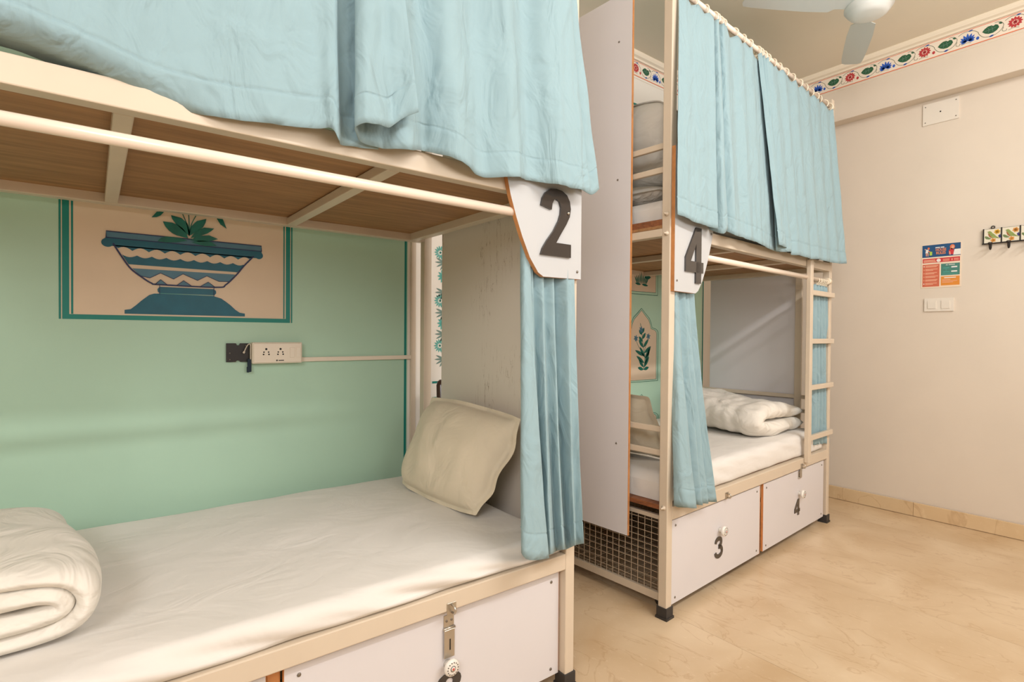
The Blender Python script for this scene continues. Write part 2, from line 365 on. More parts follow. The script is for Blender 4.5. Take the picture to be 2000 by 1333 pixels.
def leaf_veins(c):
    return [(strip([(c[0] + x * .82, c[1] + z * .86) for x, z in q], 0.0016), 'flower_grey') for q in ([(-.034, -.002), (0.0, 0.0), (.030, .004)], [(.010, .002), (.004, .018)], [(.010, .0), (.012, -.02)], [(-.008, 0), (-.016, .014)], [(-.008, -.001), (-.014, -.018)])]
def frieze(parent, fmap, u0, u1, start, first):
    zb, zt = 2.972, 3.076
    paint('painted_band', [([(u0, zb), (u1, zb), (u1, zt), (u0, zt)], 'fr_white')], fmap, parent)
    paint('painted_line', [([(u0, zb), (u1, zb), (u1, zb + 0.005), (u0, zb + 0.005)], 'fr_orange')], fmap, parent, lay=2)
    paint('painted_line', [([(u0, zt - 0.006), (u1, zt - 0.006), (u1, zt - 0.003), (u0, zt - 0.003)], 'fr_orange')], fmap, parent, lay=2)
    paint('painted_line', [([(u0, zb - 0.016), (u1, zb - 0.016), (u1, zb - 0.013), (u0, zb - 0.013)], 'cornice')], fmap, parent, lay=2)
    u = start; k = first
    while u < u1 - 0.05:
        c = (u, 3.026)
        paint('painted_flower', red_flower(c) if k % 2 else blue_flower(c), fmap, parent, lay=2)
        paint('painted_bud', [(disc(u + 0.048, 3.004, 0.008, 0.010, 8), 'fr_red' if k % 2 else 'fr_blue')], fmap, parent, lay=2)
        if u + 0.15 < u1:
            cl = (u + 0.108, 3.030)
            paint('painted_leaf', leaf_shape(cl) , fmap, parent, lay=2)
            paint('leaf_vein', leaf_veins(cl), fmap, parent, lay=4)
        vine = [(strip(curve2([(u - .045, 3.052), (u - .02, 3.064), (u + .022, 3.060), (u + .048, 3.040), (u + .055, 3.022), (u + .078, 2.996), (u + .118, 2.990), (u + .150, 3.004), (u + .166, 3.034), (u + .150, 3.058), (u + .125, 3.062)], 40), 0.0026), 'fr_vine'),
                (strip(curve2([(u + .166, 3.020), (u + .160, 3.000), (u + .176, 2.994), (u + .180, 3.004)], 12), 0.0024), 'fr_vine'),
                (strip(curve2([(u - .03, 2.992), (u - .004, 2.996), (u + .018, 2.990)], 10), 0.0022), 'fr_vine'),
                (petal(u + .10, 2.988, 0.2, .024, .010), 'fr_blue'), (petal(u + .002, 3.062, 0.1, .024, .008), 'fr_blue'), (petal(u + .16, 3.044, 2.6, .02, .010), 'fr_green')]
        vine = [(pl, mm) for pl, mm in vine if all(u0 <= q[0] <= u1 for q in pl)]
        if vine: paint('painted_vine', vine, fmap, parent, lay=1)
        u += 0.2165; k += 1
frieze(trim_r, lambda u, v, d: (4.231 - d, -u, v), -2.43, 0.9, -1.801 - 0.2165 * 2, 0)
frieze(trim_b, lambda u, v, d: (u, YB - d, v), 1.35, 4.19, 2.945 - 0.2165 * 6, 1)

# ------------------------------------------------------------ murals on the back wall
fb = lambda u, v, d: (u, YB - d, v)
def rect(x0, x1, z0, z1): return [(x0, z0), (x1, z0), (x1, z1), (x0, z1)]
paint('painted_green_field', [(rect(XL + 0.01, 1.2335, 0.095, 2.745), 'green')], fb, wall_back)
paint('painted_green_field', [(rect(1.86, 3.765, 0.095, 2.745), 'green')], fb, wall_back)
paint('painted_border', [(rect(1.2155, 1.2275, 0.095, 2.785), 'teal')], fb, wall_back, lay=2)
paint('painted_border', [(rect(3.772, 3.786, 0.095, 2.785), 'teal')], fb, wall_back, lay=2)
paint('painted_border', [(rect(1.85, 3.786, 2.772, 2.785), 'teal')], fb, wall_back, lay=2)
paint('painted_border', [(rect(XL + 0.01, 1.2275, 2.772, 2.785), 'teal')], fb, wall_back, lay=2)
# framed urn panel
fx0, fx1, fz0, fz1 = -0.093, 0.683, 1.233, 2.10
paint('painted_panel', [(rect(fx0, fx1, fz0, fz1), 'cream_paint')], fb, wall_back, lay=2)
paint('painted_frame', [(rect(fx0, fx0 + 0.006, fz0, fz1), 'teal'), (rect(fx0 + 0.009, fx0 + 0.028, fz0, fz1), 'teal'), (rect(fx0 + 0.033, fx0 + 0.039, fz0 + 0.018, fz1), 'teal'),
                        (rect(fx0 + 0.028, fx1 - 0.027, fz0, fz0 + 0.017), 'teal'),
                        (rect(fx1 - 0.006, fx1, fz0, fz1), 'teal'), (rect(fx1 - 0.027, fx1 - 0.009, fz0, fz1), 'teal'), (rect(fx1 - 0.037, fx1 - 0.032, fz0 + 0.018, fz1), 'teal')], fb, wall_back, lay=4)
bowl = [(0.058, 1.51), (0.083, 1.465), (0.11, 1.423), (0.143, 1.394), (0.174, 1.373), (0.2, 1.369), (0.392, 1.370), (0.425, 1.383), (0.464, 1.426), (0.493, 1.466), (0.528, 1.507)]
urn = [([(0.038, 1.529), (0.558, 1.529), (0.558, 1.552), (0.038, 1.552)], 'steel_blue')]
paint('painted_urn_rim', urn, fb, wall_back, lay=4)
band = [(0.05, 1.500), (0.536, 1.500), (0.562, 1.512), (0.558, 1.530), (0.038, 1.531), (0.024, 1.514)]
top_sc = [(0.065, 1.503)]
n_sc = 9
for i in range(n_sc):
    for j in range(1, 7):
        t = (i + j / 6) / n_sc; x = 0.065 + t * 0.455
        top_sc.append((x, 1.488 + 0.012 * math.sin(PI * j / 6) if j < 6 else 1.488))
up_band = [(0.530, 1.504), (0.055, 1.504)] + top_sc[1:-1]
low_top = []
for i in range(n_sc):
    for j in range(0, 6):
        t = (i + j / 6) / n_sc; x = 0.084 + t * 0.412
        low_top.append((x, 1.472 - 0.008 * math.sin(PI * j / 6)))
low_band = low_top + [(0.496, 1.468), (0.467, 1.436), (0.104, 1.438)]
band3 = [(0.115, 1.424), (0.459, 1.426), (0.436, 1.396), (0.4, 1.394), (0.357, 1.413), (0.325, 1.393), (0.276, 1.415), (0.245, 1.393), (0.203, 1.413), (0.169, 1.392), (0.14, 1.398)]
paint('painted_urn_band', [(band, 'deep_teal'), (up_band, 'deep_teal')], fb, wall_back, lay=6)
paint('painted_urn_scroll', [(disc(0.042, 1.511, 0.018, 0.016, 20), 'deep_teal'), (disc(0.548, 1.512, 0.016, 0.015, 20), 'deep_teal')], fb, wall_back, lay=7)
paint('painted_urn_band', [(low_band, 'deep_teal')], fb, wall_back, lay=6)
paint('painted_urn_band', [(band3, 'steel_blue')], fb, wall_back, lay=6)
paint('painted_urn_zigzag', [(strip(band3[2:] , 0.0025), 'navy'), ([(0.186, 1.369), (0.203, 1.388), (0.225, 1.369)], 'steel_blue'), ([(0.255, 1.369), (0.278, 1.389), (0.306, 1.369)], 'steel_blue'), ([(0.333, 1.369), (0.362, 1.389), (0.386, 1.370)], 'steel_blue')], fb, wall_back, lay=8)
for q in ([(0.186, 1.369), (0.203, 1.388), (0.225, 1.369)], [(0.255, 1.369), (0.278, 1.389), (0.306, 1.369)], [(0.333, 1.369), (0.362, 1.389), (0.386, 1.370)]):
    paint('painted_urn_line', [(strip(q, 0.0025), 'navy')], fb, wall_back, lay=10)
paint('painted_urn_outline', [(strip(curve2(bowl, 60), 0.0055), 'navy'), (strip([(0.038, 1.529), (0.038, 1.552), (0.558, 1.552), (0.558, 1.529)], 0.0035), 'navy'), (strip([(0.038, 1.529), (0.558, 1.530)], 0.003), 'navy'),
                              (strip([(0.200, 1.368), (0.200, 1.332)], 0.002), 'navy'), (strip([(0.382, 1.368), (0.382, 1.332)], 0.002), 'navy')], fb, wall_back, lay=10)
neck = [(0.2, 1.361), (0.381, 1.362), (0.389, 1.356), (0.390, 1.346), (0.384, 1.338), (0.2, 1.337), (0.194, 1.342), (0.193, 1.352)]
ubase = [(0.2, 1.335), (0.381, 1.334), (0.408, 1.326), (0.426, 1.313), (0.442, 1.300), (0.460, 1.282), (0.476, 1.271), (0.495, 1.268), (0.495, 1.256), (0.092, 1.256), (0.092, 1.270), (0.11, 1.273), (0.126, 1.288), (0.143, 1.306), (0.167, 1.328), (0.182, 1.334)]
paint('painted_urn_foot', [(neck, 'deep_teal'), (ubase, 'deep_teal')], fb, wall_back, lay=6)
paint('painted_urn_line', [(strip([(0.2, 1.3362), (0.382, 1.3355)], 0.0016), 'flower_teal')], fb, wall_back, lay=8)
def mirrorx(p, c): return [(2 * c - x, z) for x, z in p]
lv = [[(0.291, 1.544), (0.27, 1.552), (0.245, 1.554), (0.22, 1.553), (0.205, 1.547), (0.193, 1.532), (0.22, 1.530), (0.26, 1.536)],
      [(0.293, 1.554), (0.288, 1.572), (0.275, 1.590), (0.258, 1.602), (0.24, 1.608), (0.21, 1.609), (0.217, 1.592), (0.228, 1.578), (0.24, 1.568), (0.255, 1.561)],
      [(0.296, 1.565), (0.297, 1.59), (0.290, 1.612), (0.27, 1.630), (0.236, 1.636), (0.240, 1.622), (0.253, 1.604), (0.273, 1.585)],
      [(0.296, 1.563), (0.297, 1.58), (0.303, 1.602), (0.322, 1.625), (0.355, 1.638), (0.352, 1.622), (0.343, 1.603), (0.317, 1.580)],
      [(0.301, 1.556), (0.312, 1.575), (0.327, 1.591), (0.348, 1.603), (0.382, 1.603), (0.372, 1.592), (0.359, 1.581), (0.327, 1.565)],
      [(0.300, 1.548), (0.318, 1.562), (0.338, 1.570), (0.365, 1.574), (0.396, 1.563), (0.380, 1.556), (0.359, 1.549), (0.327, 1.545)],
      [(0.304, 1.540), (0.323, 1.548), (0.343, 1.551), (0.372, 1.549), (0.392, 1.536), (0.372, 1.532), (0.349, 1.530)]]
for q in lv: paint('painted_leaf', [(q, 'leaf')], fb, wall_back, lay=12)
paint('painted_leaf', [([(0.174, 1.619), (0.191, 1.643), (0.216, 1.648), (0.203, 1.630), (0.19, 1.622)], 'leaf')], fb, wall_back, lay=12)
paint('painted_leaf', [([(0.391, 1.645), (0.413, 1.645), (0.427, 1.608), (0.405, 1.622)], 'leaf')], fb, wall_back, lay=12)
paint('painted_stem', [(strip(curve2(q, 10), 0.003), 'leaf') for q in ([(0.296, 1.565), (0.288, 1.61), (0.268, 1.66)], [(0.296, 1.565), (0.296, 1.62), (0.292, 1.68)], [(0.296, 1.565), (0.304, 1.61), (0.326, 1.66)])], fb, wall_back, lay=12)
# arched flower panels behind the far bunk
def arch(cx, z0, z1):
    h = z1 - z0; right = [(0.188, 0.0), (0.188, 0.67), (0.180, 0.70), (0.160, 0.722), (0.118, 0.738), (0.108, 0.80), (0.086, 0.868), (0.04, 0.935), (0.0, 1.0)]
    return [(cx + x, z0 + v * h) for x, v in right] + [(cx - x, z0 + v * h) for x, v in right[-2::-1]]
def arch_panel(cx, z0, z1):
    o = arch(cx, z0, z1); c = (cx, z0 + (z1 - z0) * 0.45)
    inn = [(c[0] + (x - c[0]) * 0.905, c[1] + (z - c[1]) * 0.95) for x, z in o]
    paint('painted_panel', [(o, 'green')], fb, wall_back, lay=2)
    paint('painted_panel', [(inn, 'cream_paint')], fb, wall_back, lay=4)
    paint('painted_frame', [(strip(o + o[:1], 0.0032), 'leaf'), (strip(inn + inn[:1], 0.0026), 'leaf')], fb, wall_back, lay=6)
    def P(x, v): return (cx + x, z0 + v)
    k = (z1 - z0) / 0.515
    st = [(P(x * 1.0, v * k)) for x, v in ((0.028, 0.085), (0.042, 0.165), (0.018, 0.26), (0.004, 0.36), (-0.012, 0.41))]
    paint('painted_stem', [(strip(curve2(st, 24), 0.004), 'leaf'), (strip(curve2([P(.03, .19 * k), P(-.03, .25 * k), P(-.058, .30 * k)], 12), .003), 'leaf'), (strip(curve2([P(.03, .21 * k), P(.06, .27 * k), P(.077, .31 * k)], 12), .003), 'leaf')], fb, wall_back, lay=6)
    for x, v, a, l in ((.028, .085, 2.9, .07), (.028, .085, 0.25, .065), (.03, .10, 2.35, .085), (.034, .10, 0.95, .10), (.036, .13, 2.6, .11), (.04, .12, 1.1, .13), (.04, .17, 2.2, .10), (.04, .16, 0.9, .11), (.036, .18, 2.75, .12), (.03, .20, 0.55, .10), (.022, .24, 2.3, .08), (.022, .24, 0.8, .09), (.014, .28, 2.4, .06), (.012, .30, 0.9, .06), (.006, .33, 2.3, .05), (.006, .34, 1.0, .05)):
        paint('painted_leaf', [(petal(cx + x, z0 + v * k, a, l * 0.92 * k, 0.024), 'leaf')], fb, wall_back, lay=7)
    for x, v in ((-0.002, .365), (-.058, .305), (.077, .318)):
        paint('painted_flower', [(petal(cx + x, z0 + v * k, a * PI / 3 + .3, .024, .011), 'steel_blue') for a in range(6)], fb, wall_back, lay=8)
arch_panel(3.031, 0.866, 1.381); arch_panel(3.041, 0.262, 0.777); arch_panel(2.52, 0.866, 1.381); arch_panel(2.52, 0.262, 0.777)
paint('painted_panel', [(rect(2.42, 3.208, 1.478, 2.0), 'green')], fb, wall_back, lay=2)
paint('painted_panel', [(rect(2.44, 3.187, 1.496, 1.98), 'cream_paint')], fb, wall_back, lay=4)
paint('painted_frame', [(strip(rect(2.42, 3.208, 1.478, 2.0) + [(2.42, 1.478)], 0.004), 'leaf'), (strip(rect(2.44, 3.187, 1.496, 1.98) + [(2.44, 1.496)], 0.003), 'leaf')], fb, wall_back, lay=6)
for i in range(9):
    paint('painted_leaf', [(petal(2.985 + i * 0.011, 1.548, 1.57 + (4 - i) * 0.13, .085 - abs(4 - i) * .006, .011), 'leaf')], fb, wall_back, lay=7)
paint('painted_leaf', [(petal(3.02, 1.546, PI - .1, .062, .016), 'leaf')], fb, wall_back, lay=7)
paint('painted_leaf', [(petal(3.03, 1.548, -.1, .07, .016), 'leaf')], fb, wall_back, lay=7)
paint('painted_leaf', [(petal(3.06, 1.596, .1, .07, .026), 'leaf')], fb, wall_back, lay=7)
# white strip with daisies between the bunks
for zc_, kind_ in ((1.488, 0), (1.405, 1), (1.362, 2), (1.30, 1), (1.245, 0), (1.19, 1), (1.13, 2), (1.06, 1), (1.56, 1), (1.61, 2)):
    if kind_ == 2:
        paint('painted_flower', [(petal(1.418 + .010 * math.cos(k * PI / 7), zc_ + .010 * math.sin(k * PI / 7), k * PI / 7, .026, .008), 'flower_teal') for k in range(14)] + [(disc(1.418, zc_, .006), 'leaf')], fb, wall_back, lay=2)
    elif kind_ == 1:
        paint('painted_leaf', [(petal(1.445, zc_, a, l, .010), 'flower_grey') for a, l in ((2.75, .055), (3.15, .058), (3.6, .056), (4.1, .05), (4.55, .045))], fb, wall_back, lay=2)
    else:
        paint('painted_flower', [(petal(1.436, zc_, a, .036, .011), 'flower_teal') for a in (1.9, 2.5, 3.1, 3.7, 4.3, 0.4, -0.4)], fb, wall_back, lay=2)
paint('painted_border', [(rect(1.374, 1.80, 0.936, 0.947), 'teal')], fb, wall_back, lay=2)
paint('painted_border', [(rect(1.374, 1.80, 0.857, 0.866), 'teal')], fb, wall_back, lay=2)

# ------------------------------------------------------------ numerals
TWO = [(0, .72), (.34, .68), (.36, .77), (.42, .835), (.5, .85), (.6, .82), (.655, .74), (.64, .64), (.58, .54), (.42, .38), (.2, .22), (.06, .10), (0, 0), (1, 0), (1, .2), (.5, .2), (.62, .31), (.84, .5), (.95, .62), (.985, .74), (.95, .85), (.85, .94), (.68, .99), (.5, 1), (.3, .985), (.14, .92), (.04, .83)]
FOUR = [[(.58, 0), (.875, 0), (.875, 1), (.58, 1)], [(0, .19), (1, .19), (1, .385), (0, .385)], [(0, .385), (.28, .385), (.58, .70), (.58, 1), (0, .44)]]
TH = strip(curve2([(.12, .73), (.16, .83), (.30, .91), (.48, .92), (.68, .87), (.74, .74), (.68, .62), (.50, .54), (.44, .53)], 26), .2)
TH2 = strip(curve2([(.44, .53), (.58, .52), (.76, .44), (.82, .29), (.74, .15), (.52, .08), (.30, .10), (.14, .19), (.10, .29)], 26), .2)
NUM = {'2': [TWO], '4': FOUR, '3': [TH, TH2], '1': [[(.35, 0), (.68, 0), (.68, 1), (.42, 1), (.12, .82), (.12, .66), (.35, .74)]]}
def numeral(ch, x0, x1, z0, z1, y0, y1, parent, m='black', flip=False, label=None):
    b = MB()
    for pl in NUM[ch]:
        b.prism(pl, lambda u, v, d: (x0 + u * (x1 - x0), d, z0 + v * (z1 - z0)), y0, y1, m)
    o = b.build('numeral', parent)
    if label: o['label'] = label
    return o

# ------------------------------------------------------------ the bunks
def make_bunk(c):
    """local frame: x along the bed from the number-plate end, y from front to back; sx = -1 mirrors it"""
    sx = c['sx']; L = c['L']; Wd = 1.03; H = 2.70; P = 0.04
    root = thing('bunk_bed', c['label'], 'bunk bed', c['loc'], c['rot'])
    def X(x): return sx * x
    def bar(name, x0, x1, y0, y1, z0, z1, m='frame', bev=0.003, parent=None):
        b = MB(); b.box(X(x0), X(x1), y0, y1, z0, z1, m, bev); return b.build(name, parent or root)
    for px, py in ((0, 0), (0, Wd - P), (L - P, 0), (L - P, Wd - P)):
        p = bar('post', px, px + P, py, py + P, 0.03, H)
        b = MB(); b.box(X(px - .005), X(px + P + .005), py - .005, py + P + .005, 0.004, 0.05, 'rubber', 0.002); b.box(X(px - .008), X(px + P + .008), py - .008, py + P + .008, 0.0, 0.010, 'rubber'); b.build('rubber_foot', p)
        if c.get('bolts') and px == 0 and py == 0:
            for z in (1.697, 1.616, 0.469):
                b = MB(); b.lathe([(0.001, 0.0), (0.010, 0.0), (0.010, 0.004), (0.006, 0.005), (0.006, 0.010), (0.0035, 0.010), (0.0035, 0.020), (0.001, 0.021)], (0, 0, 0), 'X', 'frame', 10)
                o = b.build('bolt', p); o.scale = (-sx, 1, 1); o.location = (0, 0.016, z)
    for z0, z1, nm in ((c['lz0'], c['lz1'], 'lower_rail'), (c['uz0'], c['uz1'], 'upper_rail')):
        bar(nm, P, L - P, 0, P, z0, z1); bar(nm, P, L - P, Wd - P, Wd, z0, z1)
    e0, e1 = c['end_x']
    bar('end_rail', e0, e1, P, Wd - P, c['uz0'], c['uz1'] - .015); bar('end_rail', L - P, L, P, Wd - P, c['uz0'], c['uz1'] - .015); bar('end_rail', L - P, L, P, Wd - P, c['lz0'], c['lz1'] - .01)
    for x in c['cross']:
        bar('cross_bar', x - .018, x + .018, P, Wd - P, c['uz0'], c['uz0'] + .03); bar('cross_bar', x - .018, x + .018, P, Wd - P, c['lz0'], c['lz0'] + .03)
    b = MB(); b.box(X(e0), X(L - P), P, Wd - P, c['uz0'] + .032, c['uz0'] + .046, 'ply'); b.build('plywood_deck', root)
    b = MB(); b.box(X(e0), X(e0 + .02), P, Wd - P, c['uz0'] + .046, c['uz0'] + .072, 'ply_edge'); b.build('deck_edge', root)
    b = MB(); b.box(X(.004), X(L - P), P, Wd - P, c['ld0'], c['ld1'], 'ply_edge'); b.build('plywood_deck', root)
    # curtain rods
    for z, r, nm in ((2.64, .0125, 'upper_curtain_rod'), (c['rod_z'], .0135, 'lower_curtain_rod')):
        b = MB(); b.tube([(X(P * .5 if nm[0] == 'u' else c['rod_x0']), c['rod_y'], z), (X(L - P), c['rod_y'], z)], r, 'rod', 16)
        o = b.build(nm, root)
        b = MB(); b.tube([(X(L - P - .05), c['rod_y'], z), (X(L - P), c['rod_y'], z)], r + .006, 'ring', 16); b.build('rod_socket', o)
    if c['guards']:
        for x0 in (.012, L - .03):
            for z in ((1.899, 1.999, .702, .802) if x0 < 1 else (.707, .800, 1.899, 1.999)):
                bar('guard_rail', x0, x0 + .018, P, Wd - P, z - .021, z + .004)
        bar('end_strut', L - .036, L - .018, .166, .208, .45, 2.6)
    # end panels with a raw plywood edge
    for nm, x0, x1, y0, y1, z0, z1 in c['panels']:
        b = MB(); b.box(X(x0), X(x1), y0, y1, z0, z1, 'laminate' if c['guards'] else 'laminate_worn'); o = b.build(nm, root)
        b = MB(); b.box(X(x0 + .001), X(x1 - .001), y0 - .003, y0, z0, z1, 'lam_edge'); b.build('panel_edge', o)
        if nm == 'end_panel' and c['guards'] and x0 < 0:
            for sy, sz in ((.262, 1.886), (.256, .705), (.262, 2.5), (.80, 1.886), (.80, .705)):
                b = MB(); b.lathe([(.0005, 0), (.005, 0), (.004, -.002), (.0005, -.002)], (X(x0), sy, sz), 'X', 'screw', 8); b.build('screw', o)
    # number plate
    yp = -.018
    out = [(.0, 1.376), (.166, 1.374), (.188, 1.386), (.222, 1.430), (.252, 1.490), (.275, 1.545), (.298, 1.610), (.311, 1.660), (.316, 1.72), (.316, c['plate_top']), (0, c['plate_top'])]
    out = [(x + c['plate_dx'], z) for x, z in out]
    b = MB(); b.prism(out, lambda u, v, d: (X(u), d, v), yp, -.001, 'plate', 'lam_edge'); pl = b.build('number_plate', root)
    x0, x1, z0, z1 = c['num_box']
    numeral(c['num'], x0 if sx > 0 else x0, x1, z0, z1, yp - .008, yp, pl)
    for u, z in c['plate_screws']:
        b = MB(); b.lathe([(.0005, -.001), (.0045, -.001), (.0045, .001), (.0005, .002)], (X(u), yp - .001, z), 'Y', 'screw', 10); b.build('screw', pl)
    if c['num'] == '2':
        b = MB(); b.lathe([(.0005, -.006), (.004, -.005), (.006, .001), (.0005, .002)], (X(.070), yp - .009, 1.585), 'Y', 'steel', 10); b.build('screw', pl)
    # drawers on castors
    for d in c['drawers']:
        yd = c['drawer_y']
        b = MB(); b.box(X(d['x0']), X(d['x1']), yd, yd + .012, d['z0'], d['z1'], 'laminate', .0012, 1); dr = b.build('drawer', root)
        for xa, xb, za, zb_ in ((d['x0'], d['x0'] + .0012, d['z0'], d['z1']), (d['x1'] - .0012, d['x1'], d['z0'], d['z1'])):
            b = MB(); b.box(X(xa - .0006), X(xb + .0006), yd + .0006, yd + .0126, za, zb_, 'lam_edge'); b.build('drawer_edge', dr)
        # knob
        kx, kz = d['knob']; kx = X(kx)
        b = MB(); b.lathe([(.0005, 0), (.012, 0), (.009, -.010), (.011, -.015), (.021, -.019), (.0245, -.025), (.0225, -.031), (.015, -.0335), (.0005, -.034)], (kx, yd, kz), 'Y', 'knob', 24)
        for k in range(14):
            a = 2 * PI * k / 14
            b.box(kx + .0168 * math.cos(a) - .0013, kx + .0168 * math.cos(a) + .0013, yd - .0345, yd - .0295, kz + .0168 * math.sin(a) - .0013, kz + .0168 * math.sin(a) + .0013, 'knob_dark')
        b.lathe([(.0005, 0), (.0085, 0), (.0085, -.0012), (.0005, -.0016)], (kx, yd - .0334, kz), 'Y', 'knob_dark', 16)
        b.lathe([(.0005, 0), (.0065, 0), (.0065, -.0012), (.0005, -.0016)], (kx, yd - .0344, kz), 'Y', 'knob', 16); b.lathe([(.0005, 0), (.0038, 0), (.0036, -.0008), (.0005, -.001)], (kx, yd - .0358, kz), 'Y', 'knob_red', 12)
        b.build('knob', dr)
        nx, nz_, nw, nh = d['num_c']
        numeral(d['num'], X(nx) - nw / 2, X(nx) + nw / 2, nz_ - nh / 2, nz_ + nh / 2, yd - .003, yd, dr)
        for sxp, szp in ((d['x0'] + .035, d['z1'] - .025), (d['x1'] - .035, d['z1'] - .025), (d['x0'] + .035, d['z0'] + .025), (d['x1'] - .035, d['z0'] + .025)):
            b = MB(); b.lathe([(.0005, 0), (.0055, 0), (.0045, -.002), (.0005, -.0015)], (X(sxp), yd, szp), 'Y', 'screw', 8); b.build('screw', dr)
        # hasp and staple
        if d['hasp']:
            hx, hz = d['hasp']; hx = X(hx)
            b = MB()
            b.box(hx - .017, hx + .017, yd - .003, yd, hz - .035, hz, 'steel', .0008, 1)
            b.tube([(hx - .019, yd - .004, hz - .039), (hx + .019, yd - .004, hz - .039)], .0042, 'steel', 10)
            if d.get('open'):
                b.box(hx - .018, hx + .016, yd - .009, yd - .005, hz - .122, hz - .041, 'steel', .0008, 1)
                b.box(hx - .0015, hx + .0025, yd - .0095, yd - .0088, hz - .100, hz - .068, 'socket')
            else:
                b.box(hx - .012, hx + .012, yd - .012, yd - .009, hz - .038, hz + .02, 'steel', .0008, 1)
            for q in (-.008, .008): b.lathe([(.0005, 0), (.004, 0), (.0035, -.0015), (.0005, -.001)], (hx + q, yd - .003, hz - .017), 'Y', 'screw', 8)
            b.build('hasp', dr)
        ex, ez = d['staple']; ex = X(ex)
        b = MB(); b.box(ex - .015, ex + .015, -.003, 0, ez - .016, ez + .016, 'steel', .0008, 1)
        b.tube([(ex, -.002, ez + .011), (ex, -.018, ez + .009), (ex, -.024, ez), (ex, -.018, ez - .009), (ex, -.002, ez - .011)], .0032, 'steel', 8)
        b.build('staple', root)
        # wire basket behind the front
        b = MB(); xa, xb = d['x0'] + .006, d['x1'] - .006; ya, yb = yd + .03, .95; zt = d['z1'] + .004
        for q in (ya, yb):
            pass
        for xx in (xa, xb):
            b.box(X(xx - .008), X(xx + .008), ya, yb, .046, .079, 'frame'); b.box(X(xx - .008), X(xx + .008), ya, yb, zt - .012, zt + .006, 'frame')
        b.box(X(xa), X(xb), yb - .016, yb, .046, .079, 'frame'); b.build('basket_frame', dr)
        b = MB(); r_ = .0016
        def wire(p, q): b.tube([p, q], r_, 'wire', 4, caps=False)
        ny = int((yb - ya) / .034); nzv = int((zt - .079) / .027)
        for xx in (xa,):
            for i in range(1, ny): wire((X(xx), ya + (yb - ya) * i / ny, .06), (X(xx), ya + (yb - ya) * i / ny, zt))
            for i in range(1, nzv): wire((X(xx) + r_ * 1.6, ya, .079 + (zt - .079) * i / nzv), (X(xx) + r_ * 1.6, yb, .079 + (zt - .079) * i / nzv))
        nx_ = int((xb - xa) / .034)
        for i in range(1, nx_, 2): wire((X(xa + (xb - xa) * i / nx_), ya, .075), (X(xa + (xb - xa) * i / nx_), yb, .075))
        for i in range(1, ny, 2): wire((X(xa), ya + (yb - ya) * i / ny, .077), (X(xb), ya + (yb - ya) * i / ny, .077))
        o = b.build('wire_mesh', dr); o['kind'] = 'stuff'
        for xx in (xa + .04, xb - .04):
            for yy in (ya + .05, yb - .08):
                b = MB(); b.lathe([(.0005, -.008), (.021, -.008), (.022, -.004), (.022, .004), (.021, .008), (.0005, .008)], (X(xx), yy, .023), 'X', 'rubber', 14)
                b.box(X(xx) - .012, X(xx) + .012, yy - .012, yy + .012, .040, .047, 'steel'); b.build('castor', dr)
    bar('divider_post', c['div'][0], c['div'][1], c['drawer_y'] + .014, c['drawer_y'] + .03, .03, c['lz0'], 'lam_edge')
    if c['ladder']:
        bar('ladder_stile', 1.44, 1.48, -.027, -.001, .445, 1.645)
        for z in (1.469, 1.179, .902, .601): bar('ladder_rung', 1.48, 1.845, -.024, -.002, z - .030, z)
        b = MB(); b.box(1.445, 1.475, -.003, .03, 1.662, 1.668, 'frame', .001); b.box(1.445, 1.475, -.004, 0, 1.60, 1.668, 'frame'); b.build('ladder_hook', root)
    return root

bed4 = make_bunk(dict(sx=1, L=1.86, loc=(OX, OY, 0), rot=THETA, label='cream steel bunk bed with number 4 plate and ladder, by the right wall',
    bolts=True, lz0=.413, lz1=.471, uz0=1.607, uz1=1.660, end_x=(.0, .04), cross=(.62, 1.24), ld0=.455, ld1=.474, rod_z=1.543, rod_y=.002, rod_x0=.04, guards=True,
    panels=[('end_panel', -.013, -.001, .192, 1.0, .306, 2.71), ('end_panel', 1.861, 1.873, .19, .83, .306, 2.71)],
    plate_dx=.006, plate_top=1.975, num='4', num_box=(.080, .222, 1.417, 1.657), plate_screws=[(.024, 1.42), (.30, 1.645)],
    drawer_y=.010, div=(.890, .926),
    drawers=[dict(x0=.046, x1=.887, z0=.045, z1=.405, knob=(.460, .272), num='3', num_c=(.456, .190, .085, .098), hasp=None, staple=(.507, .428)),
             dict(x0=.929, x1=1.792, z0=.045, z1=.405, knob=(1.400, .268), num='4', num_c=(1.375, .190, .078, .094), hasp=(1.402, .400), staple=(1.412, .428))], ladder=True))
bed2 = make_bunk(dict(sx=-1, L=1.88, loc=(1.290, 1.310, 0), rot=0.0, label='cream steel bunk bed nearest the camera with the white plate numbered 2',
    lz0=.404, lz1=.457, uz0=1.627, uz1=1.683, end_x=(.075, .115), cross=(.650, 1.240), ld0=.43, ld1=.455, rod_z=1.565, rod_y=.000, rod_x0=.03, guards=False,
    panels=[('end_panel', -.013, -.001, .04, .895, .306, 2.71)],
    plate_dx=.0, plate_top=1.75, num='2', num_box=(-.183, -.054, 1.442, 1.656), plate_screws=[(.018, 1.40), (.300, 1.665)],
    drawer_y=.028, div=(.936, .968),
    drawers=[dict(x0=.045, x1=.932, z0=.045, z1=.388, knob=(.482, .238), num='2', num_c=(.476, .160, .085, .098), hasp=(.478, .380), staple=(.486, .412), open=True),
             dict(x0=.972, x1=1.83, z0=.045, z1=.388, knob=(1.40, .243), num='1', num_c=(1.40, .160, .06, .098), hasp=(1.40, .372), staple=(1.41, .410))], ladder=False))

